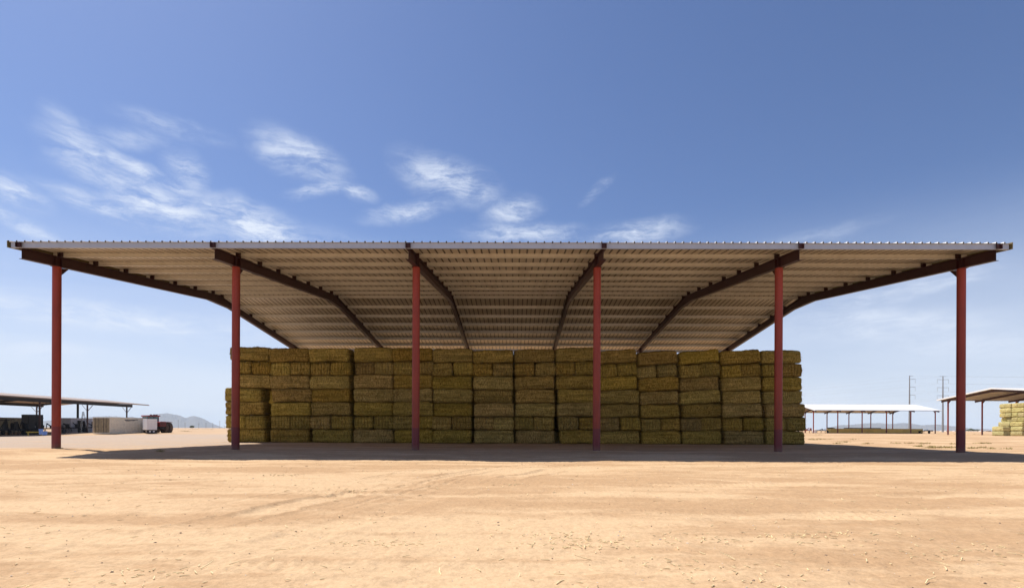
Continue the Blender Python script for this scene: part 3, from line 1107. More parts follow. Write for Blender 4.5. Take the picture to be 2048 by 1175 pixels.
# pale bales in the far right shed, a stack whose sunlit side faces the yard
far_side = [bale_mesh('hay_bale', 2.43, 1.20, 0.86, 61 + k, False, n=(20, 10, 8), mat='hay_pale', straws=0) for k in range(3)]
Dn, Df = 96.9, 101.9
xp = unproj(1999, 860, 101.6).x - 0.4
GF = 'pale bales stacked under the right edge shed'
zb0 = 0.0
for k in range(7):
    for m_i, yy in enumerate((Dn + 1.22, Dn + 3.72)):
        where = 'near' if m_i == 0 else 'far'
        pl = {0: 'bottom layer', 1: 'second layer up', 2: 'third layer up', 3: 'middle layer', 4: 'third layer from top', 5: 'second layer from top', 6: 'top layer'}[k]
        shift = (0.25 if k < 3 else 0.0) - (0.35 if k == 3 and m_i else 0)
        if k in (3, 4) or (k == 6):
            for s in (0, 1):
                o = link('hay_bale', far_side[rb.randrange(3)], None, (xp + 1.215 - shift, yy - 0.6 + 1.215 * s, zb0 + 0.865 * k))
                tag(o, f"pale crosswise bale, right edge shed, {pl}, {'nearer' if s == 0 else 'farther'} of {where} pair", 'hay bale', GF)
                o.rotation_euler = (0, 0, R(rb.uniform(-1.5, 1.5)))
        else:
            o = link('hay_bale', far_side[rb.randrange(3)], None, (xp + 0.61 - shift, yy, zb0 + 0.865 * k))
            tag(o, f"pale lengthwise bale, right edge shed, {pl}, {where} end of stack", 'hay bale', GF)
            o.rotation_euler = (0, 0, R(90 + rb.uniform(-1.5, 1.5)))
xq = unproj(2008, 868, 97.5).x - 0.6
for k in range(2):
    o = link('hay_bale', far_side[k], None, (xq + 0.6, 97.5 + 1.22, 0.865 * k))
    o.rotation_euler = (0, 0, R(91 - 2 * k))
    tag(o, f"pale bale set apart in front of the right edge stack, {'lower' if k == 0 else 'upper'} of the two", 'hay bale', GF)

# ------------------------------------------------------------------ mountains
def mountain(name, prof, D, thick, seed):
    r = random.Random(seed)
    mb = MB()
    pts = []
    for (a, b) in zip(prof[:-1], prof[1:]):
        n = max(2, int(abs(b[0] - a[0]) / 3))
        for i in range(n):
            t = i / n
            pts.append((a[0] + (b[0] - a[0]) * t, a[1] + (b[1] - a[1]) * t + (r.uniform(-0.35, 0.35) if 0 < i else 0)))
    pts.append(prof[-1])
    rows = 9
    vs = []
    for j in range(rows):
        f = j / (rows - 1)                       # 0 front foot, 0.5 crest, 1 back foot
        hh = 1 - abs(f - 0.5) * 2
        for i, (px, py) in enumerate(pts):
            crest = unproj(px, py, D)
            base = unproj(px, horizon(px), D)
            H = max(0.0, crest.z - CAM[2]) + 2
            sp = (f - 0.5) * thick * (0.35 + min(1.0, H / 260.0))
            wob = 1.0 if j in (0, rows - 1) or f == 0.5 else 1.0 + 0.12 * math.sin(i * 0.9 + j * 2.1 + seed) + r.uniform(-0.05, 0.05)
            z = H * (hh ** 1.15) * (wob if f < 0.5 else 0.9) - (15 if hh == 0 else 0)
            z = min(z, H)
            vs.append((base.x * (1 + sp / D), base.y * (1 + sp / D), z))
    n = len(pts)
    fs = []
    for j in range(rows - 1):
        for i in range(n - 1):
            fs.append((j * n + i, j * n + i + 1, (j + 1) * n + i + 1, (j + 1) * n + i))
    mb.add(vs, fs, 0, False)
    o = mb.build(name, 'mountain_rock')
    tag(o, kind='structure')


MD = 9000.0
mountain('mountains', [(-60, 845), (0, 838), (40, 841), (88, 840), (103, 838), (126, 844), (140, 838), (166, 832.5), (184, 830.5), (212, 829), (234, 829.5), (250, 832),
                       (264, 830), (277, 833), (292, 831), (301, 826.5), (316, 824.5), (334, 822.5), (350, 825.5), (361, 828), (371, 833), (380, 830), (388, 828.5),
                       (400, 832), (410, 836), (420, 843), (428, 847), (440, 852), (450, 855)], MD, 1500, 4)
mountain('mountains', [(1622, 861), (1646, 857), (1664, 852.4), (1678, 848.5), (1708, 847), (1726, 844.6), (1758, 843.5), (1779, 846), (1806, 843.5), (1822, 844.6),
                       (1843, 848.3), (1877, 846.7), (1900, 849.8), (1914, 850.8), (1946, 856), (1990, 857.5), (2060, 859)], MD, 1500, 9)

# ------------------------------------------------------------------ power poles and lines
def pylon(px, ytop, D, both, label):
    b = unproj(px, 850, D)
    x, y = b.x, b.y
    top = unproj(px, ytop, D).z
    root = empty('power_pole', (x, y, 0))
    tag(root, label, 'power pole', 'tall power poles behind the sheds')
    MB().tube((0, 0, -0.3), (0, 0, top), 0.62, 0.26, 12).build('pole', 'galvanised', root)
    k = F / D
    tips = []
    for i, yy in enumerate((751.2, 757.5, 773.5, 789.5)):
        z = unproj(px, yy + (ytop - 750.6), D).z
        ln = (6.5 if i == 0 else 11.3) / k
        for sg in ((1, -1) if both else (1,)):
            a = MB()
            a.bar((0.2 * sg, 0, z - 0.1), (sg * ln, 0, z), 0.16, 0.20)
            arm = a.build('cross_arm', 'galvanised', root)
            if i:
                MB().tube((sg * ln, 0, z - 0.1), (sg * ln, 0, z - 8.0 / k), 0.07, 0.07, 6).build('insulator', 'galvanised', arm)
            tips.append((x + sg * ln, y, z - (8.0 / k if i else 0)))
    return tips


t1 = pylon(1818.8, 750.6, 344, False, 'tall steel power pole with arms on one side, behind the white roofed shed')
t2 = pylon(1885.5, 751.5, 352, True, 'tall steel power pole with arms on both sides, between the two sheds')
for tips, dx in ((t1, -1), (t2, -1)):
    for (x, y, z) in tips[:]:
        w = MB()
        p0 = Vector((x, y, z))
        for end in (Vector((x - 330, y + 240, z - 2)), Vector((x + 330, y - 240, z + 1))):
            prev = p0
            for s in range(1, 11):
                t = s / 10
                q = p0.lerp(end, t) + Vector((0, 0, -9 * 4 * t * (1 - t) * 0.9))
                w.tube(prev, q, 0.014, 0.014, 4, cap=False)
                prev = q
        o = w.build('power_line', 'galvanised')
        tag(o, 'thin overhead power line sagging between the tall poles at the right', 'power line', 'overhead power lines')

# small poles on the left horizon
for px, yt in ((356.5, 838), (370, 843.5), (397.5, 845), (412, 844), (425.5, 843.5), (439.5, 840), (449, 850)):
    D = 700
    b = unproj(px, horizon(px), D)
    p = MB()
    zt = unproj(px, yt + 1, D).z
    p.tube((0, 0, -0.5), (0, 0, zt), 0.17, 0.12, 6)
    p.bar((-1.2, 0, zt * 0.93), (1.2, 0, zt * 0.93), 0.15, 0.15)
    o = p.build('utility_pole', 'bark', None, (b.x, b.y, 0))
    tag(o, 'thin wooden utility pole on the horizon in front of the left mountains', 'utility pole', 'utility poles on the left horizon')


# ------------------------------------------------------------------ far trees and farm specks
def tree(px, D, H, Wd, seed, label):
    r = random.Random(seed)
    b = unproj(px, horizon(px), D)
    root = empty('tree', (b.x, b.y, 0))
    tag(root, label, 'tree', 'green trees on the far horizon')
    t = MB()
    t.tube((0, 0, -0.3), (0, 0, H * 0.5), 0.35, 0.2, 7)
    for k in range(4):
        a = k * 1.6 + r.random()
        t.tube((0, 0, H * 0.3), (math.cos(a) * Wd * 0.3, math.sin(a) * Wd * 0.3, H * 0.7), 0.16, 0.05, 5)
    t.build('trunk', 'bark', root)
    c = MB()
    for _ in range(900):
        a, e = r.uniform(0, 6.28), r.uniform(-0.5, 1.4)
        q = r.random() ** 0.4
        lobes = 1 + 0.25 * math.sin(3 * a + seed) + 0.15 * math.sin(5 * e)
        p = Vector((math.cos(a) * math.cos(e) * Wd / 2, math.sin(a) * math.cos(e) * Wd / 2, math.sin(e) * H * 0.42)) * (q * lobes) + Vector((0, 0, H * 0.55))
        s = r.uniform(0.25, 0.55)
        u = Vector((r.gauss(0, 1), r.gauss(0, 1), r.gauss(0, 1))).normalized() * s
        v = u.orthogonal().normalized() * s
        c.add([p - u, p + v, p + u, p - v], [(0, 1, 2, 3)])
    c.build('crown', 'leaf_green', root)


for i, (px, H, Wd, lb) in enumerate(((1937, 3.2, 6.5, 'small green tree at the left end of the far clump behind the right shed'),
                                     (1942, 4.8, 6.5, 'tallest green tree of the far clump behind the right shed'),
                                     (1948, 3.4, 6, 'middle low green tree of the far clump behind the right shed'),
                                     (1955, 3.2, 5, 'green tree at the right end of the far clump'))):
    tree(px, 900, H, Wd, 20 + i, lb)
tree(384, 700, 3.6, 4.5, 33, 'lone dark tree on the left horizon in front of the mountains')
for px, wpx, hpx, mt in ((1844, 5, 3, 'grey_steel'), (1861, 6, 3.6, 'dark_steel'), (1883, 3, 2.4, 'white_paint'), (1893, 5.5, 2.4, 'white_paint'), (1909, 4, 2.2, 'white_paint'),
                         (1963, 6, 2.4, 'white_paint'), (1977, 6, 2.6, 'brown_roof'), (1983, 3, 2.4, 'grey_steel'), (1690, 5, 2.0, 'grey_steel')):
    D = 800
    b = unproj(px, horizon(px), D)
    w, h = wpx * D / F, hpx * D / F
    hb = empty('farm_building', (b.x, b.y, 0))
    MB().box(-w / 2, w / 2, -2, 2, -0.3, h * 0.72).build('wall', mt, hb)
    rf = MB()
    rf.prism_x([(-2.2, h * 0.73), (2.2, h * 0.73), (0, h)], -w / 2 - 0.1, w / 2 + 0.1)
    rf.build('roof', 'grey_steel' if mt != 'grey_steel' else 'white_paint', hb)
    tag(hb, 'tiny low farm building on the far right horizon', 'farm building', 'tiny farm buildings on the far horizon')


# ------------------------------------------------------------------ weeds on the right flat and by the tracks
def weeds():
    r = random.Random(44)
    mb = MB()
    spots = []
    for px, py, wpx, n in ((1627, 877, 18, 60), (1645, 876.5, 20, 70), (1690, 879.5, 12, 45), (1678, 881, 10, 40), (1734, 881.5, 9, 60), (1705, 877, 14, 30), (1793, 881, 14, 40),
                           (1822, 881, 14, 45), (1850, 881.5, 12, 40), (1838, 886, 9, 60), (1866, 887, 9, 60), (1860, 888.5, 16, 50), (1882, 888, 16, 70), (1896, 887.5, 14, 60),
                           (1944, 889, 12, 45), (1964, 888, 8, 50), (1985, 889.5, 10, 45), (1960, 881.5, 14, 40), (1975, 881.5, 12, 35), (2018, 890, 6, 25), (1905, 882, 10, 30),
                           (1640, 869, 8, 25), (380, 857.3, 12, 25), (368, 861.5, 9, 40), (378, 862, 9, 40), (398, 858, 20, 40), (418, 858.3, 14, 40), (350, 858, 10, 25),
                           (1700, 862, 60, 60), (1950, 867.5, 80, 90), (1800, 864.8, 60, 40),
                           (322, 901, 5, 40), (118, 897, 9, 30)):
        near = py > 895
        h = 1.05
        D = 0.87 * F / max(2.5, (py - horizon(px)))
        D = min(D, 420)
        for _ in range(int(n * 0.45)):
            c = unproj(px + r.gauss(0, wpx * 0.5), py, D * (1 + r.gauss(0, 0.012)))
            spots.append((c.x, c.y, (0.07 if D > 30 else 0.05) * r.uniform(0.4, 1.6) * (1 + D / 130)))
    for x, y, s in spots:
        z = gz(x, y)
        for _ in range(7):
            a = r.uniform(0, 6.28)
            d = Vector((math.cos(a) * r.uniform(0.3, 1.5), math.sin(a) * r.uniform(0.3, 1.5), r.uniform(0.4, 1.2))) * s
            w = Vector((-math.sin(a), math.cos(a), 0)) * s * 0.16
            b = Vector((x + r.gauss(0, s * 0.6), y + r.gauss(0, s * 0.6), z - 0.01))
            mb.add([b - w, b + w, b + d], [(0, 1, 2)])
    tag(mb.build('dry_weeds', 'weed'), 'low dry olive weeds in thin lines across the flat dirt', 'weeds', kind='stuff')


weeds()


# ------------------------------------------------------------------ machine yard on the left
def at(px, py, D):
    return unproj(px, py, D)


def left_shed():
    xe = -74.2
    root = empty('machine_shed', (xe - 8, 90, -0.1))
    tag(root, 'long low machine shed with brown roof edge and dark steel beams, at the left edge', 'machine shed')
    ox, oy, oz = root.location
    y0, y1 = 62.0, 107.5
    z = unproj(290, 810.2, 107.5).z
    # roof, slightly rising away from the yard
    m = MB()
    m.hexa([(xe, y0, z - 0.02), (xe, y1, z - 0.02), (xe - 9, y1, z + 0.9), (xe - 9, y0, z + 0.9),
            (xe, y0, z + 0.16), (xe, y1, z + 0.16), (xe - 9, y1, z + 1.08), (xe - 9, y0, z + 1.08)][0:8])
    m.hexa([(xe - 9.02, y0, z + 0.9), (xe - 9.02, y1, z + 0.9), (xe - 18, y1, z - 0.02), (xe - 18, y0, z - 0.02),
            (xe - 9.02, y0, z + 1.08), (xe - 9.02, y1, z + 1.08), (xe - 18, y1, z + 0.16), (xe - 18, y0, z + 0.16)])
    m.build('roof', 'brown_roof', root, (-ox, -oy, -oz))
    g = MB()
    g.box(xe - 0.35, xe - 0.15, y0, y1 - 4.5, z - 0.55, z - 0.03)
    g.box(xe - 17.8, xe - 17.6, y0, y1 - 4.5, z - 0.55, z - 0.03)
    g.build('eave_beam', 'dark_steel', root, (-ox, -oy, -oz))
    for yy in (73.6, 82.9, 92.2, 101.6):
        r = MB()
        r.prism_x([(0, 0), (0.2, 0), (0.2, 0.35), (0, 0.35)], -0.05, 0.05)
        rr = MB()
        rr.bar((xe - 0.4, yy, z - 0.25), (xe - 9, yy, z + 0.65), 0.18, 0.35)
        rr.bar((xe - 9, yy, z + 0.65), (xe - 17.6, yy, z - 0.25), 0.18, 0.35)
        rr.build('roof_beam', 'dark_steel', root, (-ox, -oy, -oz))
        for xx in (xe - 0.25, xe - 17.7):
            p = MB()
            zz = gz(xx, yy)
            p.box(xx - 0.09, xx + 0.09, yy - 0.09, yy + 0.09, zz - 0.1, z - 0.56)
            po = p.build('post', 'red_steel', root, (-ox, -oy, -oz))
            b = MB()
            b.bar((xx, yy - 0.1, z - 1.6), (xx, yy - 1.15, z - 0.6), 0.045, 0.045)
            b.bar((xx, yy + 0.1, z - 1.6), (xx, yy + 1.15, z - 0.6), 0.07, 0.07)
            b.build('brace', 'red_steel', po)
    # one more post standing just left of the third, as seen from the yard
    q = unproj(155.5, 850, 93.5)
    p = MB()
    p.box(q.x - 0.12, q.x + 0.12, q.y - 0.12, q.y + 0.12, -0.3, z + 0.0)
    p.build('post', 'dark_steel', root, (-ox, -oy, -oz))


left_shed()


def container(loc, rz, L, W, H, mat, label, doors=True, scribble=False, rib=0.28, name='shipping_container'):
    """long axis +x from the door end at x=0; front long side at y=0 facing -y"""
    root = empty(name, loc, rz)
    tag(root, label, 'container')
    b = MB()
    # ribbed side walls as zigzag prisms
    n = int(L / rib)
    st = L / n
    for yy, sg in ((0.0, 1), (W, -1)):
        vs, fs = [], []
        for i in range(n):
            a = i * st
            for (u, d) in ((0.0, 0.0), (0.38, 0.0), (0.5, 0.045), (0.88, 0.045)):
                vs.append((a + u * st, yy + sg * d))
        vs.append((L, yy))
        m = len(vs)
        V = [(x, y, 0.16) for x, y in vs] + [(x, y, H - 0.12) for x, y in vs]
        F_ = [(i, i + 1, m + i + 1, m + i) for i in range(m - 1)]
        if sg < 0:
            F_ = [f[::-1] for f in F_]
        b.add(V, F_)
    b.box(0.0, 0.05, 0.02, W - 0.02, 0.16, H - 0.12)
    b.box(L - 0.05, L, 0.02, W - 0.02, 0.16, H - 0.12)
    b.box(0.02, L - 0.02, 0.02, W - 0.02, H - 0.118, H - 0.06)
    b.build('wall', mat, root)
    f = MB()
    for z0, z1 in ((0.0, 0.158), (H - 0.117, H)):
        f.box(-0.02, L + 0.02, -0.03, 0.10, z0, z1)
        f.box(-0.02, L + 0.02, W - 0.10, W + 0.03, z0, z1)
        f.box(-0.03, 0.09, 0.101, W - 0.101, z0, z1)
        f.box(L - 0.09, L + 0.03, 0.101, W - 0.101, z0, z1)
    for xx in (-0.03, L - 0.08):
        for yy in (-0.035, W - 0.075):
            f.box(xx, xx + 0.11, yy, yy + 0.11, 0.1585, H - 0.1175)
    f.build('frame', mat, root)
    if doors:
        for s in (0, 1):
            d = MB()
            y0 = 0.10 + s * (W - 0.2) / 2
            y1 = y0 + (W - 0.2) / 2 - 0.01
            d.box(-0.03, -0.002, y0, y1, 0.2, H - 0.16)
            for j in range(5):
                yy = y0 + 0.08 + j * (y1 - y0 - 0.16) / 4
                d.box(-0.055, -0.031, yy - 0.04, yy + 0.04, 0.25, H - 0.2)
            do = d.build('door', 'tan_steel_old' if mat.startswith('tan') else mat, root)
            h = MB()
            for t in (0.3, 0.7):
                yy = y0 + (y1 - y0) * t
                h.tube((-0.075, yy, 0.15), (-0.075, yy, H - 0.1), 0.02, 0.02, 6)
                h.bar((-0.09, yy, H * 0.42), (-0.09, yy + 0.28, H * 0.42), 0.03, 0.05)
            h.build('lock_rod', 'dark_steel', do)
    if scribble:
        s = MB()
        for (x0, x1, amp, fr, zz) in ((L * 0.36, L * 0.70, 0.10, 21, H - 0.42), (L * 0.40, L * 0.62, 0.05, 33, H - 0.52)):
            prev = None
            for i in range(90):
                t = i / 89
                p = Vector((x0 + (x1 - x0) * t + 0.06 * math.sin(t * fr * 2.2), -0.02, zz + amp * math.sin(t * fr * 2) * (0.6 + 0.4 * math.sin(t * 7)) + 0.05 * t))
                if prev is not None:
                    s.tube(prev, p, 0.032, 0.032, 4, cap=False)
                prev = p
        s.build('lettering', 'ink', root)
    return root


# tan container with its doors to the left and its long ribbed side to the yard
DC = 86.0
c0 = at(220, 866.2, DC)
c1 = at(296.5, 866.2, DC * 1.08)
c2 = at(184.5, 866.2, DC * 1.02)
Lc = math.hypot(c1.x - c0.x, c1.y - c0.y)
rzc = math.atan2(c1.y - c0.y, c1.x - c0.x)
zc = c0.z - 0.02
container((c0.x, c0.y, zc), rzc, Lc, 3.4, 2.66, 'tan_steel', 'sunlit tan ribbed shipping container with dark script lettering high on its long side', True, True)
# greyer one behind it
g0 = at(141.5, 866, 92.0)
g1 = at(196, 866, 97.0)
container((g0.x, g0.y, -0.05), math.atan2(g1.y - g0.y, g1.x - g0.x), math.hypot(g1.x - g0.x, g1.y - g0.y), 2.4, 2.55, 'grey_steel',
          'dull grey container partly hidden behind the shed posts and the ladder', False, False, 0.6)
# shaded container at the far left
a0 = at(-50, 868, 86.0)
a1 = at(58, 866, 94.0)
container((a0.x, a0.y, -0.25), math.atan2(a1.y - a0.y, a1.x - a0.x), math.hypot(a1.x - a0.x, a1.y - a0.y), 2.4, 2.75, 'tan_steel_old',
          'shaded tan ribbed container under the machine shed roof at the far left', False, True, 0.45)


def box_trailer():
    p0, p1 = at(293.8, 866, 87.5), at(314.2, 866, 88.5)
    L = math.hypot(p1.x - p0.x, p1.y - p0.y)
    root = empty('box_trailer', (p0.x, p0.y, -0.05), math.atan2(p1.y - p0.y, p1.x - p0.x))
    tag(root, 'small white box trailer standing between the tan container and the red tractor', 'trailer')
    MB().box(0, L, 0, 3.4, 0.55, 2.35, 0, 0.03).build('body', 'white_paint', root)
    f = MB()
    f.box(0.05, L - 0.05, 0.1, 3.3, 0.40, 0.545)
    f.box(0.05, 0.15, 0.05, 0.15, 0.0, 0.40)
    f.box(L - 0.15, L - 0.05, 0.05, 0.15, 0.0, 0.40)
    f.build('chassis', 'dark_steel', root)
    for xx in (0.45, L - 0.45):
        for yy in (0.12, 3.05):
            w = MB()
            w.tube((xx, yy, 0.30), (xx, yy + 0.22, 0.30), 0.30, 0.30, 18)
            wo = w.build('wheel', 'black_rubber', root)
            MB().tube((xx, yy - 0.015, 0.30), (xx, yy - 0.002, 0.30), 0.15, 0.15, 14).build('rim', 'white_paint', wo)


box_trailer()


def wheel(root, x, y, r, w, mat='dusty_rubber'):
    m = MB()
    n = 32
    ring = [(-w / 2, r * 0.55), (-w / 2 * 1.02, r * 0.80), (-w / 2 * 0.92, r * 0.95), (-w * 0.25, r), (w * 0.25, r), (w / 2 * 0.92, r * 0.95), (w / 2 * 1.02, r * 0.80), (w / 2, r * 0.55)]
    vs, fs = [], []
    for i in range(n):
        a = 2 * math.pi * i / n
        for (yy, rr) in ring:
            vs.append((x + rr * math.cos(a), y + yy, r + rr * math.sin(a)))
    k = len(ring)
    for i in range(n):
        j = (i + 1) % n
        for q in range(k):
            q2 = (q + 1) % k
            fs.append((i * k + q, i * k + q2, j * k + q2, j * k + q))
    m.add(vs, fs, 0, True)
    for i in range(20):
        a = 2 * math.pi * i / 20
        for sg in (-1, 1):
            c0_ = Vector((x + r * math.cos(a), y + sg * w * 0.05, r + r * math.sin(a)))
            a2 = a + 0.17
            c1_ = Vector((x + r * math.cos(a2) * 0.99, y + sg * w * 0.46, r + r * math.sin(a2) * 0.99))
            m.bar(c0_, c1_, 0.06, 0.07)
    wo = m.build('wheel', mat, root)
    h = MB()
    h.tube((x, y - w * 0.30, r), (x, y + w * 0.30, r), r * 0.54, r * 0.54, 20)
    h.tube((x, y - w * 0.40, r), (x, y + w * 0.40, r), r * 0.18, r * 0.18, 12)
    h.build('rim', 'tractor_red', wo)


def tractor():
    D = 93.0
    p = at(315, 866.6, D)
    root = empty('tractor', (p.x - 0.6, p.y, p.z + 0.02), R(-28))
    tag(root, 'big red articulated tractor with double tyres and glass cab, behind the white trailer', 'tractor')
    # forward is +x
    for x in (1.2, -2.6):
        for y in (-1.75, -1.05, 1.05, 1.75):
            wheel(root, x, y, 1.0, 0.55)
    MB().tube((1.2, -1.9, 1.0), (1.2, 1.9, 1.0), 0.16, 0.16, 10).tube((-2.6, -1.9, 1.0), (-2.6, 1.9, 1.0), 0.16, 0.16, 10).build('axle', 'dark_steel', root)
    MB().box(-3.4, 2.6, -0.45, 0.45, 0.75, 1.25, 0, 0.05).build('chassis', 'dark_steel', root)
    h = MB()
    h.prism_x([(-0.5, 1.26), (0.5, 1.26), (0.5, 1.95), (0.38, 2.10), (-0.38, 2.10), (-0.5, 1.95)], 0.1, 2.7)
    h.build('hood', 'tractor_red', root)
    g = MB()
    for k in range(7):
        g.box(2.705, 2.73, -0.42, 0.42, 1.35 + k * 0.09, 1.39 + k * 0.09)
    g.build('grille', 'dark_steel', root)
    for s in (-1, 1):
        MB().prism_x([(s * 0.75 - 0.0, 2.02), (s * 2.0, 1.98), (s * 2.0, 2.03), (s * 0.75, 2.08)], 0.4, 2.0).build('fender', 'tractor_red', root)
    c = MB()
    cx0, cx1 = -2.1, -0.1
    c.box(cx0, cx1, -0.85, 0.85, 1.26, 1.9)
    for x in (cx0, cx1 - 0.09, -1.15):
        for y in (-0.85, 0.76):
            c.box(x, x + 0.09, y, y + 0.09, 1.902, 3.0)
    cab = c.build('cab', 'tractor_red', root)
    gl = MB()
    gl.box(cx0 + 0.1, cx1 - 0.1, -0.82, -0.80, 1.91, 2.99)
    gl.box(cx0 + 0.1, cx1 - 0.1, 0.80, 0.82, 1.91, 2.99)
    gl.box(cx0 + 0.03, cx0 + 0.05, -0.75, 0.75, 1.91, 2.99)
    gl.box(cx1 - 0.05, cx1 - 0.03, -0.75, 0.75, 1.91, 2.99)
    gl.build('window', 'glass', cab)
    MB().box(cx0 - 0.25, cx1 + 0.25, -1.0, 1.0, 3.003, 3.2, 0, 0.06).build('cab_roof', 'tractor_red', root)
    l = MB()
    for y in (-0.5, 0.0, 0.4):
        l.box(cx1 - 0.3, cx1 - 0.1, y, y + 0.25, 3.203, 3.36)
    l.build('roof_lamp', 'dark_steel', root)
    s = MB()
    s.box(-0.8, -0.5, -0.22, 0.22, 1.92, 2.6, 0, 0.04)
    s.build('seat', 'dark_steel', root)
    MB().tube((0.4, -0.3, 2.1), (0.4, -0.3, 2.9), 0.05, 0.05, 8).build('exhaust_pipe', 'dark_steel', root)


tractor()


def tall_box():
    p0, p1 = at(56.5, 871, 84.0), at(86.5, 870, 86.0)
    L = math.hypot(p1.x - p0.x, p1.y - p0.y)
    root = empty('storage_cabinet', (p0.x, p0.y, p0.z), math.atan2(p1.y - p0.y, p1.x - p0.x))
    tag(root, 'tall black storage cabinet standing in the shade under the machine shed', 'cabinet')
    H = 3.4
    MB().box(0, L, 0, 1.6, 0.12, H, 0, 0.02).build('body', 'dark_steel', root)
    for s in (0, 1):
        d = MB()
        d.box(0.06 + s * L / 2, L / 2 - 0.04 + s * L / 2, -0.03, -0.003, 0.3, H - 0.15)
        do = d.build('door', 'dark_steel', root)
        MB().box(L / 2 - 0.14 + s * 0.2, L / 2 - 0.10 + s * 0.2, -0.07, -0.031, 1.3, 1.6).build('handle', 'galvanised', do)
    MB().box(0.05, L - 0.05, 0.05, 1.55, 0.0, 0.118).build('base', 'dark_steel', root)
    MB().box(L + 0.001, L + 0.18, 0.2, 0.5, H - 0.6, H - 0.5).build('bracket', 'dark_steel', root)


tall_box()


def ladder():
    p = at(160, 868, 92.0)
    root = empty('ladder', (p.x, p.y, p.z), R(-35))
    tag(root, 'tall folding step ladder beside the shed posts', 'ladder')
    H = at(160, 822.5, 92.0).z - p.z
    a = MB()
    a.bar((-0.36, 0, 0), (-0.20, 0.4, H), 0.07, 0.06)
    a.build('rail', 'galvanised', root)
    a = MB()
    a.bar((0.36, 0, 0), (0.20, 0.4, H), 0.07, 0.06)
    a.build('rail', 'galvanised', root)
    for k in range(10):
        t = (k + 1) / 11
        w = 0.36 + (0.20 - 0.36) * t
        MB().bar((-w, 0.4 * t, H * t), (w, 0.4 * t, H * t), 0.10, 0.05).build('rung', 'galvanised', root)
    b = MB()
    b.bar((-0.34, 1.2, 0), (-0.20, 0.47, H), 0.05, 0.05)
    b.bar((0.34, 1.2, 0), (0.20, 0.47, H), 0.05, 0.05)
    b.build('rear_frame', 'galvanised', root)


ladder()


def tub(px, py, D, r, h, label, mat='blue_plastic'):
    p = at(px, py, D)
    m = MB()
    n = 20
    prof = [(r * 0.78, 0), (r * 0.9, h * 0.5), (r, h), (r * 1.06, h), (r * 1.06, h * 1.05), (r * 0.96, h * 1.05), (r * 0.74, h * 0.06)]
    vs, fs = [], []
    for i in range(n):
        a = 2 * math.pi * i / n
        for rr, zz in prof:
            vs.append((rr * math.cos(a), rr * math.sin(a), zz))
    k = len(prof)
    for i in range(n):
        j = (i + 1) % n
        for q in range(k - 1):
            fs.append((i * k + q, j * k + q, j * k + q + 1, i * k + q + 1))
    fs.append(tuple(i * k for i in range(n))[::-1])
    fs.append(tuple(i * k + k - 1 for i in range(n)))
    m.add(vs, fs, 0, True)
    o = m.build('plastic_tub', mat, None, (p.x, p.y, p.z))
    tag(o, label, 'tub')


tub(89.0, 869.3, 75, 0.34, 0.52, 'light blue plastic tub on the ground, right one of two in front of the cabinet')
tub(82.0, 868.2, 77, 0.26, 0.75, 'darker blue plastic drum standing left of the light blue tub')


def implement(loc, rz, L, label, mats=('dark_steel', 'dark_steel'), seed=1, tall=1.2, wheels=True, name='farm_implement'):
    """toolbar implement: main beam, a-frame hitch, shanks with discs, gauge wheels"""
    r = random.Random(seed)
    root = empty(name, loc, rz)
    tag(root, label, 'farm implement')
    f = MB()
    f.box(-L / 2, L / 2, -0.09, 0.09, 0.75, 0.93)
    f.box(-L / 2, L / 2, 0.9, 1.05, 0.75, 0.90)
    for k in range(5):
        x = -L / 2 + 0.2 + k * (L - 0.4) / 4
        f.box(x - 0.05, x + 0.05, 0.095, 0.895, 0.77, 0.88)
    f.build('frame', mats[0], root)
    h = MB()
    h.bar((-0.5, 0, 0.94), (0, -0.9, tall + 0.2), 0.1, 0.1)
    h.bar((0.5, 0, 0.94), (0, -0.9, tall + 0.2), 0.1, 0.1)
    h.bar((0, -0.9, tall + 0.15), (0, 0.95, 0.95), 0.09, 0.09)
    h.build('hitch', mats[1], root)
    n = max(4, int(L / 0.55))
    for k in range(n):
        x = -L / 2 + 0.15 + k * (L - 0.3) / (n - 1)
        s = MB()
        yy = 0.0 if k % 2 else 0.98
        s.bar((x, yy, 0.74), (x, yy + 0.25, 0.35), 0.05, 0.09)
        s.bar((x, yy + 0.25, 0.36), (x, yy + 0.02, 0.03), 0.05, 0.08)
        s.build('shank', mats[1], root)
        if tall > 1.3 and k % 2 == 0:
            c = MB()
            c.box(x - 0.2, x + 0.2, 0.25, 0.75, 0.94, tall + r.uniform(-0.2, 0.2), 0, 0.04)
            c.build('hopper', mats[1], root)
    if wheels:
        for x in (-L / 2 - 0.22, L / 2 + 0.22):
            w = MB()
            w.tube((x - 0.12, 0.5, 0.40), (x + 0.12, 0.5, 0.40), 0.40, 0.40, 18)
            wo = w.build('wheel', 'black_rubber', root)
            MB().tube((x - 0.13, 0.5, 0.40), (x + 0.13, 0.5, 0.40), 0.18, 0.18, 12).build('rim', mats[0], wo)
    return root


def imp(px, py, D, rz, L, label, **kw):
    p = at(px, py, D)
    return implement((p.x, p.y, gz(p.x, p.y)), rz, L, label, **kw)


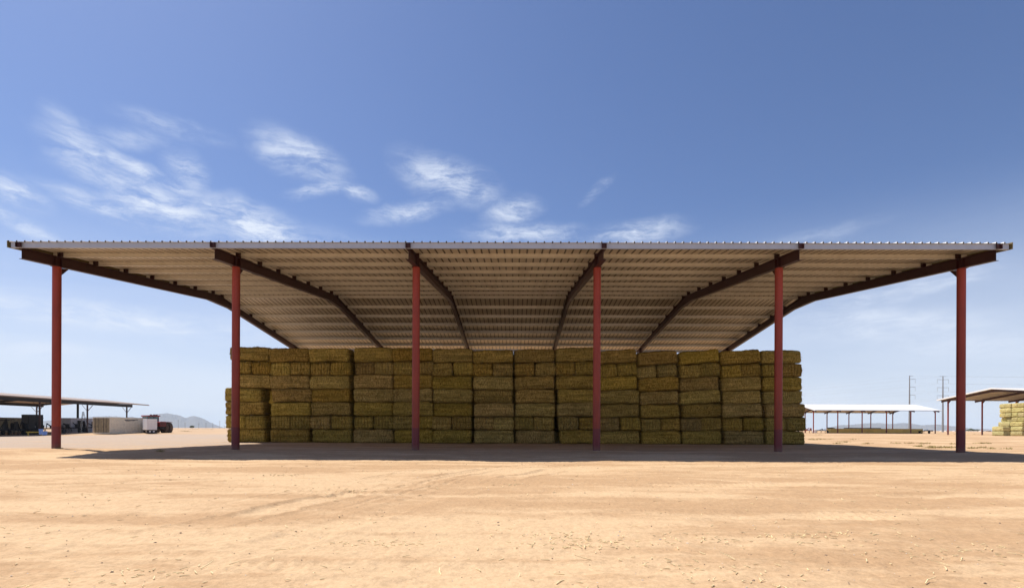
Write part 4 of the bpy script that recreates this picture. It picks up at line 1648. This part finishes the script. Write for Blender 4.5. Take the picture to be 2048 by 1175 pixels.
imp(8, 872, 81, R(60), 4.6, 'dark farm implement with hoppers in the shade at the far left edge', seed=2, tall=2.3)
imp(30, 872, 83, R(20), 3.0, 'dark low hopper planter in front of the shaded container', seed=12, tall=1.7)
imp(47, 870, 84, R(30), 3.2, 'dark planter with high hitch in the shade left of the black cabinet', seed=3, tall=1.9)
imp(100, 868, 87, R(15), 3.0, 'dark disc implement right of the blue tubs, left of the red post', seed=4, tall=1.5)
imp(132, 867, 91, R(20), 3.0, 'dark low cultivator in front of the grey container', seed=5, tall=1.4)
imp(150, 867, 93, R(-10), 2.6, 'dark hopper implement just left of the ladder', seed=14, tall=2.0)
imp(166, 867.5, 94, R(28), 3.0, 'dark cluttered cultivator standing at the foot of the ladder', seed=6, tall=1.9)
imp(180, 867, 96, R(28), 2.4, 'small dark implement between the ladder and the tan container doors', seed=7, tall=1.4)
# yellow beam in the shade
p = at(70, 864, 81)
q = MB()
q.box(-1.0, 1.0, -0.12, 0.12, 0.45, 0.62)
q.box(-0.85, -0.72, -0.1, 0.1, 0.0, 0.449)
q.box(0.72, 0.85, -0.1, 0.1, 0.0, 0.449)
o = q.build('sawhorse', 'yellow_paint', None, (p.x, p.y, gz(p.x, p.y)))
o.rotation_euler = (0, 0, R(30))
tag(o, 'low yellow steel trestle in the shade in front of the black cabinet', 'trestle')

# ------------------------------------------------------------------ under and beside the white roofed shed
def long_bunk():
    p0, p1 = at(1662, 864, 168.0), at(1845, 864, 168.0)
    root = empty('grain_trailer', (p0.x, p0.y, 0.05))
    L = p1.x - p0.x
    tag(root, 'very long low ochre sided trailer bed lying under the white roofed shed', 'trailer')
    b = MB()
    b.box(0, L, 0, 2.4, 0.12, 1.42, 0, 0.03)
    b.build('side_wall', 'ochre_panel', root)
    r = MB()
    n = 16
    for k in range(n):
        x = 0.1 + k * (L - 0.3) / (n - 1)
        r.box(x, x + 0.09, -0.06, -0.003, 0.13, 1.40)
    r.build('rib', 'ochre_panel', root)
    s = MB()
    s.box(-0.05, L + 0.05, 0.2, 2.2, -0.05, 0.117)
    s.build('skid', 'dark_steel', root)
    t = MB()
    t.box(25.2 - 20, 36 - 20, 0.3, 1.9, 1.423, 1.66, 0, 0.03)
    o = t.build('timber_stack', 'dark_steel', None, (p0.x, p0.y, 0.05))
    tag(o, 'flat dark stack of boards lying on the long ochre trailer bed', 'boards')
    t = MB()
    t.box(-0.2, 1.6, 0.6, 1.9, 1.423, 1.62)
    t.box(0.0, 1.2, 0.7, 1.8, 1.6201, 1.75)
    o = t.build('folded_tarp', 'dark_steel', None, (p0.x, p0.y, 0.05))
    tag(o, 'small dark folded tarp on the left end of the long ochre trailer bed', 'tarp')


long_bunk()
imp(1614, 864, 165, 0.1, 4.6, 'red flat farm implement at the left end of the white roofed shed', mats=('tractor_red', 'tractor_red'), seed=9, tall=1.4)
imp(1642, 864, 166, -0.1, 4.0, 'black low farm implement beside the white drum under the far shed', seed=10, tall=1.2)
imp(1851, 864.5, 167, 0.0, 2.6, 'black low farm implement at the right end of the ochre trailer', seed=11, tall=1.0)
p = at(1629, 864, 163)
q = MB()
q.tube((0, 0, 0), (0, 0, 0.35), 0.5, 0.62, 16)
q.tube((0, 0, 0.351), (0, 0, 1.0), 0.62, 0.62, 16)
q.tube((0, 0, 1.001), (0, 0, 1.15), 0.62, 0.3, 16)
o = q.build('white_drum', 'white_paint', None, (p.x, p.y, 0.02))
tag(o, 'small round white drum beside the red implement under the far shed', 'drum')

# ------------------------------------------------------------------ haze
def haze():
    m = bpy.data.materials.new('haze_air')
    m.use_nodes = True
    nt = m.node_tree
    nt.nodes.clear()
    out = nt.nodes.new('ShaderNodeOutputMaterial')
    v = nt.nodes.new('ShaderNodeVolumePrincipled')
    v.inputs['Color'].default_value = (0.62, 0.80, 1.0, 1)
    v.inputs['Density'].default_value = 0.68e-4
    v.inputs['Anisotropy'].default_value = 0.0
    nt.links.new(v.outputs[0], out.inputs['Volume'])
    MAT['haze_air'] = m
    mb = MB()
    mb.box(-17000, 17000, -400, 16000, -20, 330)
    o = mb.build('haze', 'haze_air')
    tag(o, 'thin pale air haze over the desert plain', 'haze', kind='stuff')


haze()
